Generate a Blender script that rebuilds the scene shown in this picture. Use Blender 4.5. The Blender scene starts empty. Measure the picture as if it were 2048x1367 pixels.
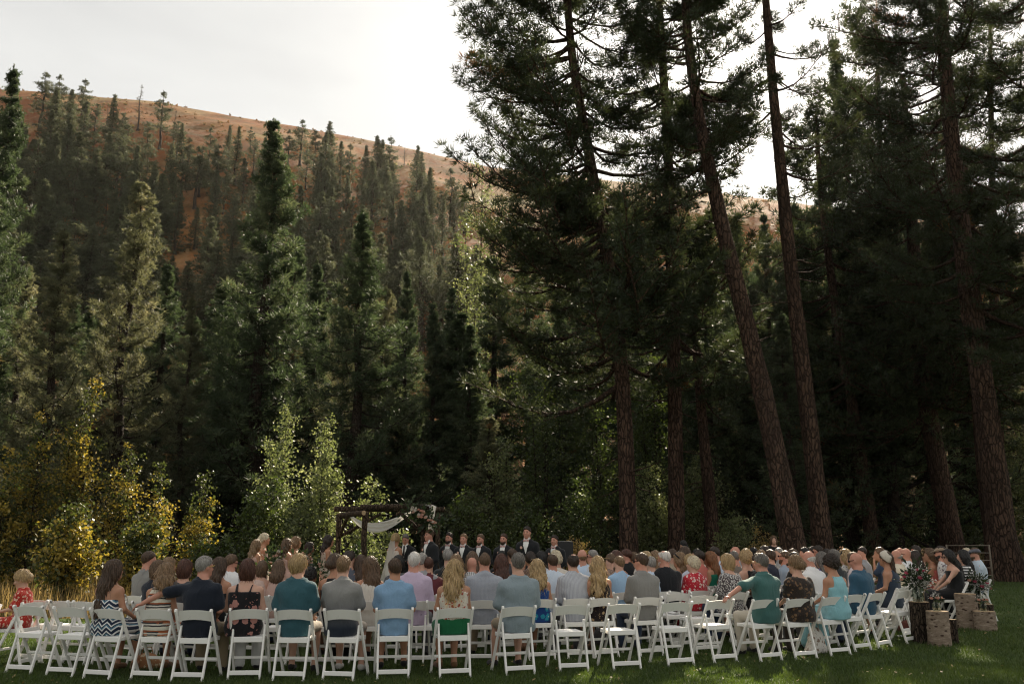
import bpy, math, random, time
import numpy as np
import openvdb as vdb
from mathutils import Vector, Matrix

SC = bpy.context.scene
COL = SC.collection
rnd = random.Random(7)
R = math.radians

# ------------------------------------------------------------------ camera
EYE, FPX, HORIZON = 1.635, 1750.0, 1069.0        # eye height (m), focal length and horizon row in pixels of the 2048 px photograph
PITCH = math.atan((HORIZON - 683.5) / FPX)
cam_data = bpy.data.cameras.new('camera')
cam = bpy.data.objects.new('camera', cam_data)
COL.objects.link(cam)
cam.location = (0, 0, EYE)
cam.rotation_euler = (math.pi / 2 + PITCH, 0, 0)
cam_data.sensor_width = 36.0
cam_data.lens = 36.0 * FPX / 2048.0
cam_data.clip_end = 6000
cam_data.dof.use_dof = True
cam_data.dof.focus_distance = 12.0
cam_data.dof.aperture_fstop = 4.0
SC.camera = cam

# ------------------------------------------------------------------ light, sky, exposure
SUN_EL, SUN_AZ = R(32.5), R(17.5)                 # azimuth measured from +Y towards +X
sun_data = bpy.data.lights.new('sun', 'SUN')
sun_data.energy = 5.0
sun_data.angle = R(0.6)
sun_data.color = (1.0, 0.87, 0.68)
sun = bpy.data.objects.new('sun', sun_data)
COL.objects.link(sun)
sdir = Vector((math.sin(SUN_AZ) * math.cos(SUN_EL), math.cos(SUN_AZ) * math.cos(SUN_EL), math.sin(SUN_EL)))
sun.rotation_euler = sdir.to_track_quat('Z', 'Y').to_euler()

world = bpy.data.worlds.new('World')
SC.world = world
world.use_nodes = True
wn, wl = world.node_tree.nodes, world.node_tree.links
wn.clear()
w_out = wn.new('ShaderNodeOutputWorld')
w_bg = wn.new('ShaderNodeBackground')
w_bg.inputs['Strength'].default_value = 0.1
w_sky = wn.new('ShaderNodeTexSky')
w_sky.sky_type = 'NISHITA'
w_sky.sun_disc = False
w_sky.sun_elevation = SUN_EL
w_sky.sun_rotation = SUN_AZ
w_sky.dust_density = 3.0
# thin high cloud over the blue: bright veil, brighter towards the sun (forward scattering), faint soft streaks
w_tc = wn.new('ShaderNodeTexCoord')
w_map = wn.new('ShaderNodeMapping')
w_map.inputs['Scale'].default_value = (1.0, 1.0, 3.2)
w_noise = wn.new('ShaderNodeTexNoise')
w_noise.inputs['Scale'].default_value = 2.0
w_noise.inputs['Detail'].default_value = 5
w_noise.inputs['Roughness'].default_value = 0.5
w_ramp = wn.new('ShaderNodeValToRGB')
w_ramp.color_ramp.elements[0].position = 0.36
w_ramp.color_ramp.elements[0].color = (2.5, 2.48, 2.38, 1)
w_ramp.color_ramp.elements[1].position = 0.58
w_ramp.color_ramp.elements[1].color = (3.1, 3.07, 2.93, 1)
w_dot = wn.new('ShaderNodeVectorMath'); w_dot.operation = 'DOT_PRODUCT'
w_dot.inputs[1].default_value = sdir
w_pow = wn.new('ShaderNodeMath'); w_pow.operation = 'POWER'; w_pow.use_clamp = False
w_max = wn.new('ShaderNodeMath'); w_max.operation = 'MAXIMUM'; w_max.inputs[1].default_value = 0.0
w_pow.inputs[1].default_value = 36.0
w_mul = wn.new('ShaderNodeMath'); w_mul.operation = 'MULTIPLY_ADD'
w_mul.inputs[1].default_value = 1.5
w_mul.inputs[2].default_value = 1.0
w_bright = wn.new('ShaderNodeVectorMath'); w_bright.operation = 'SCALE'
w_mix = wn.new('ShaderNodeMix'); w_mix.data_type = 'RGBA'
w_mix.inputs[0].default_value = 0.95
wl.new(w_tc.outputs['Generated'], w_map.inputs['Vector'])
wl.new(w_map.outputs[0], w_noise.inputs['Vector'])
wl.new(w_noise.outputs['Fac'], w_ramp.inputs[0])
wl.new(w_tc.outputs['Generated'], w_dot.inputs[0])
wl.new(w_dot.outputs['Value'], w_max.inputs[0])
wl.new(w_max.outputs[0], w_pow.inputs[0])
wl.new(w_pow.outputs[0], w_mul.inputs[0])
wl.new(w_ramp.outputs[0], w_bright.inputs[0])
wl.new(w_mul.outputs[0], w_bright.inputs['Scale'])
wl.new(w_sky.outputs[0], w_mix.inputs[6])
wl.new(w_bright.outputs[0], w_mix.inputs[7])
wl.new(w_mix.outputs[2], w_bg.inputs['Color'])
wl.new(w_bg.outputs[0], w_out.inputs['Surface'])

SC.view_settings.view_transform = 'Standard'
SC.view_settings.look = 'None'
SC.view_settings.gamma = 1.0
SC.view_settings.exposure = 1.45
SC.view_settings.use_curve_mapping = False
SC.render.engine = 'CYCLES'
SC.cycles.filter_width = 1.15
SC.cycles.max_bounces = 6
SC.cycles.diffuse_bounces = 3
SC.cycles.glossy_bounces = 2
SC.cycles.transmission_bounces = 6
SC.cycles.transparent_max_bounces = 8
SC.cycles.sample_clamp_indirect = 6.0

# ------------------------------------------------------------------ helpers
def tag(o, label=None, cat=None, group=None, kind=None):
    if label: o['label'] = label
    if cat: o['category'] = cat
    if group: o['group'] = group
    if kind: o['kind'] = kind
    return o

def new_obj(name, mesh, parent=None, mat=None, loc=None):
    o = bpy.data.objects.new(name, mesh)
    COL.objects.link(o)
    if parent is not None: o.parent = parent
    if mat is not None and not mesh.materials: mesh.materials.append(mat)
    if loc is not None: o.location = loc
    return o

def empty(name, loc=(0, 0, 0), rz=0.0):
    o = bpy.data.objects.new(name, None)
    COL.objects.link(o)
    o.location = loc
    o.rotation_euler = (0, 0, rz)
    o.empty_display_size = 0.2
    return o

def np_mesh(name, V, polys, mat=None, smooth=False, attrs=None):
    """polys: list of int arrays (n,3) and / or (n,4)"""
    me = bpy.data.meshes.new(name)
    V = np.ascontiguousarray(V, dtype=np.float32)
    polys = [np.asarray(p, dtype=np.int32) for p in polys if len(p)]
    me.vertices.add(len(V))
    me.vertices.foreach_set('co', V.ravel())
    nl = sum(p.size for p in polys); npoly = sum(len(p) for p in polys)
    me.loops.add(nl); me.polygons.add(npoly)
    me.loops.foreach_set('vertex_index', np.concatenate([p.ravel() for p in polys]))
    starts, s = [], 0
    for p in polys:
        starts.append(s + np.arange(len(p), dtype=np.int32) * p.shape[1]); s += p.size
    me.polygons.foreach_set('loop_start', np.concatenate(starts))
    if smooth:
        me.polygons.foreach_set('use_smooth', np.ones(npoly, dtype=bool))
    if attrs:
        for k, a in attrs.items():
            at = me.attributes.new(k, 'FLOAT', 'POINT')
            at.data.foreach_set('value', np.ascontiguousarray(a, dtype=np.float32))
    me.update(calc_edges=True)
    if mat is not None: me.materials.append(mat)
    return me

class MB:
    """collects boxes, tubes and other simple shapes into one mesh"""
    def __init__(s): s.v, s.f = [], []
    def add(s, V, F):
        n = len(s.v); s.v += [tuple(p) for p in V]; s.f += [tuple(i + n for i in q) for q in F]
    def bar(s, a, b, wx, wy, up=(0, 1, 0), ch=0.0):
        """rectangular bar from a to b: wx across, wy along 'up', chamfered edges"""
        a, b = Vector(a), Vector(b); d = (b - a).normalized(); u = Vector(up)
        u = (u - d * u.dot(d)).normalized(); w = d.cross(u)
        hx, hy = wx / 2, wy / 2
        if ch > 0:
            prof = [(-hx + ch, -hy), (hx - ch, -hy), (hx, -hy + ch), (hx, hy - ch), (hx - ch, hy), (-hx + ch, hy), (-hx, hy - ch), (-hx, -hy + ch)]
        else:
            prof = [(-hx, -hy), (hx, -hy), (hx, hy), (-hx, hy)]
        k = len(prof)
        V = [p + w * x + u * y for p in (a, b) for x, y in prof]
        F = [(i, (i + 1) % k, k + (i + 1) % k, k + i) for i in range(k)] + [tuple(range(k - 1, -1, -1)), tuple(range(k, 2 * k))]
        s.add(V, F)
    def box(s, c, size, rz=0):
        c = Vector(c); hx, hy, hz = [q / 2 for q in size]; m = Matrix.Rotation(rz, 3, 'Z')
        V = [c + m @ Vector((x, y, z)) for z in (-hz, hz) for x, y in ((-hx, -hy), (hx, -hy), (hx, hy), (-hx, hy))]
        s.add(V, [(3, 2, 1, 0), (4, 5, 6, 7), (0, 1, 5, 4), (1, 2, 6, 5), (2, 3, 7, 6), (3, 0, 4, 7)])
    def tube(s, pts, radii, n=8, cap=True, jit=0.0, rng=None):
        pts = [Vector(p) for p in pts]; base = len(s.v)
        u = None
        for i, p in enumerate(pts):
            d = (pts[min(i + 1, len(pts) - 1)] - pts[max(i - 1, 0)]).normalized()
            if u is None:
                u = d.orthogonal().normalized()
            u = (u - d * u.dot(d)).normalized(); w = d.cross(u)
            r = radii[i] if hasattr(radii, '__len__') else radii
            for k in range(n):
                a = 2 * math.pi * k / n
                rr = r * (1 + (rng.uniform(-jit, jit) if rng else 0))
                s.v.append(tuple(p + (u * math.cos(a) + w * math.sin(a)) * rr))
        for i in range(len(pts) - 1):
            for k in range(n):
                s.f.append((base + i * n + k, base + i * n + (k + 1) % n, base + (i + 1) * n + (k + 1) % n, base + (i + 1) * n + k))
        if cap:
            s.f.append(tuple(base + k for k in range(n - 1, -1, -1)))
            e = base + (len(pts) - 1) * n
            s.f.append(tuple(e + k for k in range(n)))
    def lathe(s, prof, c=(0, 0, 0), n=16):
        base = len(s.v); c = Vector(c)
        for r, z in prof:
            for k in range(n):
                a = 2 * math.pi * k / n
                s.v.append((c.x + r * math.cos(a), c.y + r * math.sin(a), c.z + z))
        for i in range(len(prof) - 1):
            for k in range(n):
                s.f.append((base + i * n + k, base + i * n + (k + 1) % n, base + (i + 1) * n + (k + 1) % n, base + (i + 1) * n + k))
    def ball(s, c, r, nu=8, nv=6):
        c = Vector(c); rx, ry, rz = r if hasattr(r, '__len__') else (r, r, r)
        base = len(s.v)
        for j in range(nv + 1):
            th = math.pi * j / nv
            for k in range(nu):
                a = 2 * math.pi * k / nu
                s.v.append((c.x + rx * math.sin(th) * math.cos(a), c.y + ry * math.sin(th) * math.sin(a), c.z + rz * math.cos(th)))
        for j in range(nv):
            for k in range(nu):
                s.f.append((base + j * nu + k, base + (j + 1) * nu + k, base + (j + 1) * nu + (k + 1) % nu, base + j * nu + (k + 1) % nu))
    def mesh(s, name, mat=None, smooth=False):
        me = bpy.data.meshes.new(name)
        me.from_pydata(s.v, [], s.f)
        if smooth: me.polygons.foreach_set('use_smooth', np.ones(len(me.polygons), dtype=bool))
        me.update()
        if mat is not None: me.materials.append(mat)
        return me
    def build(s, name, mat, parent=None, smooth=False, loc=None):
        return new_obj(name, s.mesh(name, mat, smooth), parent, loc=loc)

def ray(px, py):
    a = (px - 1024.0) / FPX; b = (683.5 - py) / FPX
    return Vector((a, math.cos(PITCH) - b * math.sin(PITCH), math.sin(PITCH) + b * math.cos(PITCH)))
def ground_at(px, py):
    r = ray(px, py); t = -EYE / r.z
    return Vector((r.x * t, r.y * t, 0))
def at(px, py, Y):
    r = ray(px, py); t = Y / r.y
    return Vector((r.x * t, Y, EYE + r.z * t))
def x_at(px, Y, py=1110): return at(px, py, Y).x

# ------------------------------------------------------------------ materials
class NT:
    def __init__(s, name):
        s.m = bpy.data.materials.new(name); s.m.use_nodes = True
        s.t = s.m.node_tree; s.n = s.t.nodes; s.n.clear()
        s.out = s.n.new('ShaderNodeOutputMaterial')
    def new(s, kind, **kw):
        n = s.n.new('ShaderNode' + kind)
        for k, v in kw.items(): setattr(n, k, v)
        return n
    def link(s, a, b): s.t.links.new(a, b)
    def coord(s, which='Object'):
        return s.new('TexCoord').outputs[which]
    def mapping(s, vec, scale=(1, 1, 1), rot=(0, 0, 0), loc=(0, 0, 0)):
        m = s.new('Mapping'); m.inputs['Scale'].default_value = scale
        m.inputs['Rotation'].default_value = rot; m.inputs['Location'].default_value = loc
        s.link(vec, m.inputs['Vector']); return m.outputs[0]
    def noise(s, vec, scale, detail=3, rough=0.55, out='Fac', dist=0.0):
        n = s.new('TexNoise'); n.inputs['Scale'].default_value = scale; n.inputs['Detail'].default_value = detail
        n.inputs['Roughness'].default_value = rough; n.inputs['Distortion'].default_value = dist
        s.link(vec, n.inputs['Vector']); return n.outputs[out]
    def voronoi(s, vec, scale, feature='F1', out='Distance', rnd_=1.0):
        n = s.new('TexVoronoi'); n.feature = feature; n.inputs['Scale'].default_value = scale
        n.inputs['Randomness'].default_value = rnd_
        s.link(vec, n.inputs['Vector']); return n.outputs[out]
    def wave(s, vec, scale, dist=2.0, axis='X', detail=2):
        n = s.new('TexWave'); n.bands_direction = axis; n.inputs['Scale'].default_value = scale
        n.inputs['Distortion'].default_value = dist; n.inputs['Detail'].default_value = detail
        s.link(vec, n.inputs['Vector']); return n.outputs['Fac']
    def ramp(s, fac, stops, interp='LINEAR'):
        r = s.new('ValToRGB'); cr = r.color_ramp; cr.interpolation = interp
        while len(cr.elements) < len(stops): cr.elements.new(0.5)
        for e, (p, c) in zip(cr.elements, stops):
            e.position = p; e.color = (*c, 1) if len(c) == 3 else c
        s.link(fac, r.inputs[0]); return r.outputs[0]
    def mix(s, fac, a, b, blend='MIX'):
        m = s.new('Mix', data_type='RGBA', blend_type=blend)
        for idx, v in ((0, fac), (6, a), (7, b)):
            if isinstance(v, (int, float)): m.inputs[idx].default_value = v
            elif isinstance(v, (tuple, list)): m.inputs[idx].default_value = (*v, 1) if len(v) == 3 else v
            else: s.link(v, m.inputs[idx])
        return m.outputs[2]
    def math(s, op, a, b=None, clamp=False):
        m = s.new('Math', operation=op, use_clamp=clamp)
        for i, v in enumerate((a, b)):
            if v is None: continue
            if isinstance(v, (int, float)): m.inputs[i].default_value = v
            else: s.link(v, m.inputs[i])
        return m.outputs[0]
    def bump(s, h, strength=0.3, dist=0.02):
        b = s.new('Bump'); b.inputs['Strength'].default_value = strength; b.inputs['Distance'].default_value = dist
        s.link(h, b.inputs['Height']); return b.outputs[0]
    def attr(s, name):
        a = s.new('Attribute', attribute_name=name); return a.outputs['Fac']
    def bsdf(s, color, rough=0.7, normal=None, spec=0.3, **kw):
        p = s.new('BsdfPrincipled')
        if isinstance(color, (tuple, list)): p.inputs['Base Color'].default_value = (*color, 1) if len(color) == 3 else color
        else: s.link(color, p.inputs['Base Color'])
        if isinstance(rough, (int, float)): p.inputs['Roughness'].default_value = rough
        else: s.link(rough, p.inputs['Roughness'])
        p.inputs['Specular IOR Level'].default_value = spec
        for k, v in kw.items(): p.inputs[k].default_value = v
        if normal is not None: s.link(normal, p.inputs['Normal'])
        return p.outputs[0]
    def thin(s, surf, color, amount=0.35):
        """adds light passing through a thin leaf, blade or lock"""
        t = s.new('BsdfTranslucent')
        if isinstance(color, (tuple, list)): t.inputs['Color'].default_value = (*color, 1)
        else: s.link(color, t.inputs['Color'])
        m = s.new('MixShader'); m.inputs[0].default_value = amount
        s.link(surf, m.inputs[1]); s.link(t.outputs[0], m.inputs[2]); return m.outputs[0]
    def done(s, surf):
        s.link(surf, s.out.inputs['Surface']); return s.m

def m_foliage(name, stops, thin=0.4, rough=0.55, brown=None, tcol=None, spec=0.35):
    t = NT(name)
    c = t.ramp(t.attr('tint'), stops)
    n = t.noise(t.coord('Object'), 0.35, 2)
    c = t.mix(t.math('MULTIPLY', n, 0.5), c, tuple(q * 0.55 for q in stops[0][1]))
    surf = t.bsdf(c, rough, spec=spec)
    gain = t.mix(1.0, c, tcol or (1.5, 1.6, 0.9), 'MULTIPLY')
    return t.done(t.thin(surf, gain, thin))

def m_bark(name, dark, light, scale=1.0, bump=0.9):
    t = NT(name); o = t.coord('Object')
    v = t.mapping(o, (5.0 * scale, 5.0 * scale, 1.3 * scale))
    warp = t.noise(o, 3.0 * scale, 3)
    wv = t.new('VectorMath', operation='ADD'); t.link(v, wv.inputs[0])
    ws = t.new('VectorMath', operation='SCALE'); ws.inputs['Scale'].default_value = 0.8
    t.link(t.noise(o, 3.0 * scale, 3, out='Color'), ws.inputs[0]); t.link(ws.outputs[0], wv.inputs[1])
    e = t.voronoi(wv.outputs[0], 2.2, 'DISTANCE_TO_EDGE')
    plate = t.ramp(e, [(0.0, (0, 0, 0)), (0.16, (1, 1, 1))])
    fine = t.noise(t.mapping(o, (9, 9, 3)), 4.0 * scale, 5, 0.65)
    c = t.mix(plate, tuple(q * 0.35 for q in dark), t.ramp(fine, [(0.3, dark), (0.7, light)])); c = t.mix(t.ramp(t.noise(t.mapping(o, (1.2, 1.2, 0.35)), 1.6, 3), [(0.4, (0, 0, 0)), (0.65, (0.65, 0.65, 0.65))]), c, tuple(q * 0.6 for q in dark))
    h = t.math('ADD', t.math('MULTIPLY', plate, 1.0), t.math('MULTIPLY', fine, 0.5))
    return t.done(t.bsdf(c, 0.9, t.bump(h, bump, 0.05), 0.15))

M = {}
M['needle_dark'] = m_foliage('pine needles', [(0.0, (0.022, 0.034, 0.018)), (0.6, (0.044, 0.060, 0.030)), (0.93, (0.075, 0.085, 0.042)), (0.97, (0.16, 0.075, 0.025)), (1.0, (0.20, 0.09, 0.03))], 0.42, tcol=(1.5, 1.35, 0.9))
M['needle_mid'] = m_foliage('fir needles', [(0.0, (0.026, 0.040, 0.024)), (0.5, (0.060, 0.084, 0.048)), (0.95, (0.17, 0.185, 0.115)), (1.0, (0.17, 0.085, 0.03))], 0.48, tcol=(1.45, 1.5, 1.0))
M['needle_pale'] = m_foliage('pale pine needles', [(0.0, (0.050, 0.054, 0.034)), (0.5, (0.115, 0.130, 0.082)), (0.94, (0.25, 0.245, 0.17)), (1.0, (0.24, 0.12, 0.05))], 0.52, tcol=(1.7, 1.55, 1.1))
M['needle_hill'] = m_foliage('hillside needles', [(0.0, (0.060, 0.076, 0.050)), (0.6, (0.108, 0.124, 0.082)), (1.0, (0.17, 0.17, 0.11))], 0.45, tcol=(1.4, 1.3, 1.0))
M['needle_dry'] = m_foliage('dead needles', [(0.0, (0.07, 0.055, 0.042)), (1.0, (0.13, 0.10, 0.075))], 0.2)
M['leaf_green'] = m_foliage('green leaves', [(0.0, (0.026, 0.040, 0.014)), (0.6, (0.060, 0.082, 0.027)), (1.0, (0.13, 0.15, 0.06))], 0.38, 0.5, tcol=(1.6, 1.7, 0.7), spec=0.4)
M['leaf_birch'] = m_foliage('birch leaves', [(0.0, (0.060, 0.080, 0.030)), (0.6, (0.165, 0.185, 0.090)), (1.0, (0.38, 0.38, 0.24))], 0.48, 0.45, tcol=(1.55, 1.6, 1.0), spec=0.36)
M['leaf_yellow'] = m_foliage('turning leaves', [(0.0, (0.030, 0.044, 0.016)), (0.52, (0.085, 0.100, 0.034)), (0.60, (0.30, 0.225, 0.045)), (1.0, (0.50, 0.37, 0.095))], 0.45, 0.5, tcol=(1.3, 1.3, 0.7))
M['leaf_gold'] = m_foliage('dry golden brush', [(0.0, (0.20, 0.13, 0.05)), (1.0, (0.42, 0.30, 0.13))], 0.4, 0.7)
M['bark_red'] = m_bark('ponderosa bark', (0.050, 0.032, 0.024), (0.140, 0.085, 0.058), 0.8)
M['bark_grey'] = m_bark('dark fir bark', (0.035, 0.026, 0.020), (0.085, 0.062, 0.046), 1.4)
M['bark_hill'] = m_bark('weathered bark', (0.06, 0.045, 0.035), (0.14, 0.11, 0.085), 1.0, 0.3)
# ------------------------------------------------------------------ terrain
_rx = np.array([-1500, -500, -184, -144.5, -108, -75, -45, -3.5, 65, 146, 260, 500, 1500], float)
_rz = np.array([140, 138, 135, 131, 128, 122.5, 116.5, 106, 99, 86, 74, 62, 50], float)
def hill_z(x, y):
    x = np.asarray(x, float); y = np.asarray(y, float)
    rz = np.interp(x, _rx, _rz)
    foot = np.interp(x, [-200, -40, 0, 60, 200], [58, 60, 66, 78, 92])
    t = np.clip((y - foot) / (240.0 - foot), 0, None)
    up = rz * np.where(t < 1, t - 0.035 * np.sin(2 * np.pi * t), 1 + 0.03 * (t - 1) - 0.10 * (t - 1) ** 2)
    up = np.clip(up, 0, None)
    bump = np.clip(t * 6, 0, 1) * (1.3 * np.sin(x * 0.045 + 1.3) * np.sin(y * 0.06) + 0.7 * np.sin(x * 0.13 + y * 0.05) * np.sin(y * 0.11 - x * 0.04) + 0.5 * np.sin(x * 0.31) * np.sin(y * 0.27 + 2))
    bump = bump * np.where(y > 225, np.clip((245 - y) / 20, 0.15, 1), 1)
    rough = np.clip((y - 26) / 20, 0, 1) * 0.12 * np.sin(x * 0.5 + y * 0.3) * np.sin(y * 0.45)
    return np.where(y > foot, up + bump, 0) + rough
def land(x, y): return float(hill_z(x, y))
def hit(px, py):
    """where the sight line through a place in the photograph meets the hillside"""
    r = ray(px, py); t = 45.0
    while t < 700:
        p = Vector((r.x * t, r.y * t, EYE + r.z * t))
        if p.z <= land(p.x, p.y): return Vector((p.x, p.y, land(p.x, p.y)))
        t += 0.5
    return None

def m_hill():
    t = NT('dry grass and scrub'); o = t.coord('Object')
    big = t.noise(o, 0.018, 5, 0.6); mid = t.noise(o, 0.11, 5, 0.65); fine = t.noise(o, 1.4, 4, 0.7)
    c = t.ramp(big, [(0.34, (0.160, 0.054, 0.019)), (0.5, (0.250, 0.088, 0.030)), (0.60, (0.30, 0.138, 0.050)), (0.70, (0.29, 0.26, 0.11))])
    c = t.mix(t.ramp(mid, [(0.46, (0, 0, 0)), (0.62, (0.75, 0.75, 0.75))]), c, (0.105, 0.080, 0.036))
    c = t.mix(t.ramp(fine, [(0.48, (0, 0, 0)), (0.62, (0.7, 0.7, 0.7))]), c, (0.15, 0.085, 0.042)); c = t.mix(t.ramp(t.noise(t.mapping(o, (0.25, 0.05, 0.1)), 0.6, 5, 0.65), [(0.5, (0, 0, 0)), (0.62, (0.5, 0.5, 0.5))]), c, (0.36, 0.235, 0.115))
    # flat meadow below the hill: bleached grass and litter
    sep = t.new('SeparateXYZ'); t.link(o, sep.inputs[0])
    low = t.new('MapRange'); low.inputs[1].default_value = 50; low.inputs[2].default_value = 80
    t.link(sep.outputs['Y'], low.inputs[0])
    mead = t.ramp(t.noise(o, 0.6, 5, 0.7), [(0.35, (0.060, 0.055, 0.026)), (0.55, (0.15, 0.115, 0.052)), (0.7, (0.24, 0.18, 0.085))])
    c = t.mix(low.outputs[0], mead, c)
    h = t.math('ADD', t.noise(o, 0.5, 6, 0.7), t.math('MULTIPLY', fine, 0.3))
    return t.done(t.bsdf(c, 0.95, t.bump(h, 0.6, 0.8), 0.1))
M['hill'] = m_hill()

ys = np.concatenate([[-1500, -600, -200, -60, -10], np.arange(0, 40, 4), np.arange(40, 110, 2.5), np.arange(110, 262, 3.0), [270, 285, 310, 360, 450, 600, 900, 1500, 3000]])
xs = np.concatenate([[-2500, -1500, -900, -500, -330], np.arange(-260, 261, 4.0), [330, 500, 900, 1500, 2500]])
XX, YY = np.meshgrid(xs, ys)
ZZ = hill_z(XX, YY); ZZ[YY > 500] = np.minimum(ZZ[YY > 500], 60)
nx, ny = len(xs), len(ys)
idx = np.arange(nx * ny).reshape(ny, nx)
Q = np.stack([idx[:-1, :-1], idx[:-1, 1:], idx[1:, 1:], idx[1:, :-1]], -1).reshape(-1, 4)
hill_o = new_obj('terrain', np_mesh('terrain', np.stack([XX, YY, ZZ - 0.03], -1).reshape(-1, 3), [Q], M['hill'], True))
tag(hill_o, kind='structure', label='dry meadow rising to a rust coloured hillside')

M['sage'] = m_foliage('hillside scrub', [(0.0, (0.13, 0.085, 0.04)), (0.5, (0.24, 0.12, 0.055)), (0.8, (0.18, 0.165, 0.085)), (1.0, (0.34, 0.32, 0.17))], 0.4, 0.8, tcol=(1.3, 1.2, 0.9))
def hill_scrub():
    gen = np.random.default_rng(12); n = 5200
    x = gen.uniform(-190, 150, n); y = gen.uniform(75, 245, n); x = x * y / 200
    patch = np.sin(x * 0.11 + 1) * np.sin(y * 0.09) + 0.6 * np.sin(x * 0.27 + y * 0.2); ok = patch > gen.uniform(-1.2, 1.0, n); x, y, patch = x[ok], y[ok], patch[ok]; n = len(x); m = 9
    P = np.stack([x, y, hill_z(x, y) - 0.05], 1); r = gen.uniform(0.25, 0.9, n)
    D = gen.normal(size=(n, m, 3)); D[..., 2] = np.abs(D[..., 2]) + 0.4; D /= np.linalg.norm(D, axis=-1, keepdims=True)
    S = np.cross(D, gen.normal(size=(n, m, 3))); S = S / np.linalg.norm(S, axis=-1, keepdims=True) * (r * 0.28)[:, None, None]
    c = P[:, None] + D * 0.0; T = D * (r * 1.1)[:, None, None] * gen.uniform(0.5, 1.1, (n, m, 1))
    V = np.stack([c + D * 0.1 - S, c + D * 0.1 + S, c + T], 2).reshape(-1, 3)
    t_ = np.clip(0.35 + 0.3 * patch + gen.normal(size=n) * 0.2, 0, 1)
    return V, np.arange(len(V)).reshape(-1, 3), np.repeat(t_, m * 3)
V_, F_, T_ = hill_scrub()
tag(new_obj('hillside_scrub', np_mesh('hillside_scrub', V_, [F_], M['sage'], attrs={'tint': T_})), 'dry scrub and bunch grass dotted over the hillside', kind='stuff')

# ------------------------------------------------------------------ lawn with blades
def m_lawn():
    t = NT('lawn turf'); o = t.coord('Object')
    a = t.noise(o, 0.9, 5, 0.7); b = t.noise(o, 22, 4, 0.7)
    c = t.ramp(a, [(0.35, (0.030, 0.058, 0.014)), (0.65, (0.055, 0.088, 0.022))])
    c = t.mix(t.ramp(b, [(0.42, (0, 0, 0)), (0.7, (0.8, 0.8, 0.8))]), c, (0.085, 0.098, 0.034))
    return t.done(t.bsdf(c, 0.9, t.bump(b, 0.8, 0.03), 0.1))
M['lawn'] = m_lawn()
M['blade'] = m_foliage('grass blades', [(0.0, (0.036, 0.060, 0.018)), (0.7, (0.082, 0.114, 0.036)), (0.96, (0.14, 0.15, 0.060)), (1.0, (0.26, 0.22, 0.10))], 0.4, 0.5, tcol=(1.5, 1.6, 0.6))
def lawn_edge(x): return np.interp(x, [-40, -14, -8, -4, 4, 10, 16, 24, 40], [16, 17, 18.5, 23, 27, 30, 32.5, 35, 38])
lx = np.arange(-40, 41, 2.0)
LV, LF = [], []
for i, x in enumerate(lx):
    for j, tt in enumerate(np.linspace(0, 1, 14)):
        LV.append((x, -30 + (lawn_edge(x) + 30 + 0.5 * math.sin(x * 1.7)) * tt, 0.004))
for i in range(len(lx) - 1):
    for j in range(13):
        a = i * 14 + j; LF.append((a, a + 14, a + 15, a + 1))
lawn = new_obj('lawn', np_mesh('lawn', np.array(LV), [np.array(LF)], M['lawn'], True))
tag(lawn, kind='structure', label='mown green lawn under the chairs')

g = np.random.default_rng(3)
def blades(P, h, w, lean, tint):
    n = len(P); a = g.uniform(0, 2 * np.pi, n); la = g.uniform(0, 2 * np.pi, n); ln = lean * g.uniform(0.1, 1, n) * h
    d = np.stack([np.cos(a), np.sin(a), np.zeros(n)], 1) * (w * 0.5)[:, None]
    tip = P + np.stack([np.cos(la) * ln, np.sin(la) * ln, h], 1)
    V = np.stack([P - d, P + d, tip], 1).reshape(-1, 3)
    return V, np.arange(3 * n).reshape(-1, 3), np.repeat(tint, 3)
def lawn_points(n, y0, y1, half=0.68):
    y = g.uniform(y0, y1, n); x = g.uniform(-half, half, n) * (y + 1.5)
    ok = y < lawn_edge(x) - 0.1
    return np.stack([x[ok], y[ok], np.full(ok.sum(), 0.003)], 1)
PP = np.concatenate([lawn_points(110000, 8.6, 12), lawn_points(80000, 12, 16.5), lawn_points(70000, 16.5, 33)])
k = len(PP)
far = np.clip((PP[:, 1] - 9) / 15, 0, 1)
patch = 0.5 + 0.3 * np.sin(PP[:, 0] * 1.9 + np.sin(PP[:, 1] * 1.3)) * np.sin(PP[:, 1] * 2.3 + PP[:, 0] * 0.7) + 0.2 * np.sin(PP[:, 0] * 5.3 + 2 * np.sin(PP[:, 1] * 3.7)) * np.sin(PP[:, 1] * 6.1)
V_, F_, T_ = blades(PP, g.uniform(0.025, 0.055, k) * (1 + 0.3 * patch), 0.006 + 0.012 * far + g.uniform(0, 0.005, k), 0.9, np.clip(g.beta(2, 2.4, k) * 0.70 + 0.36 * patch - 0.03, 0, 1))
tag(new_obj('grass', np_mesh('grass', V_, [F_], M['blade'], attrs={'tint': T_})), 'short mown grass of the lawn', kind='stuff')

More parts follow.
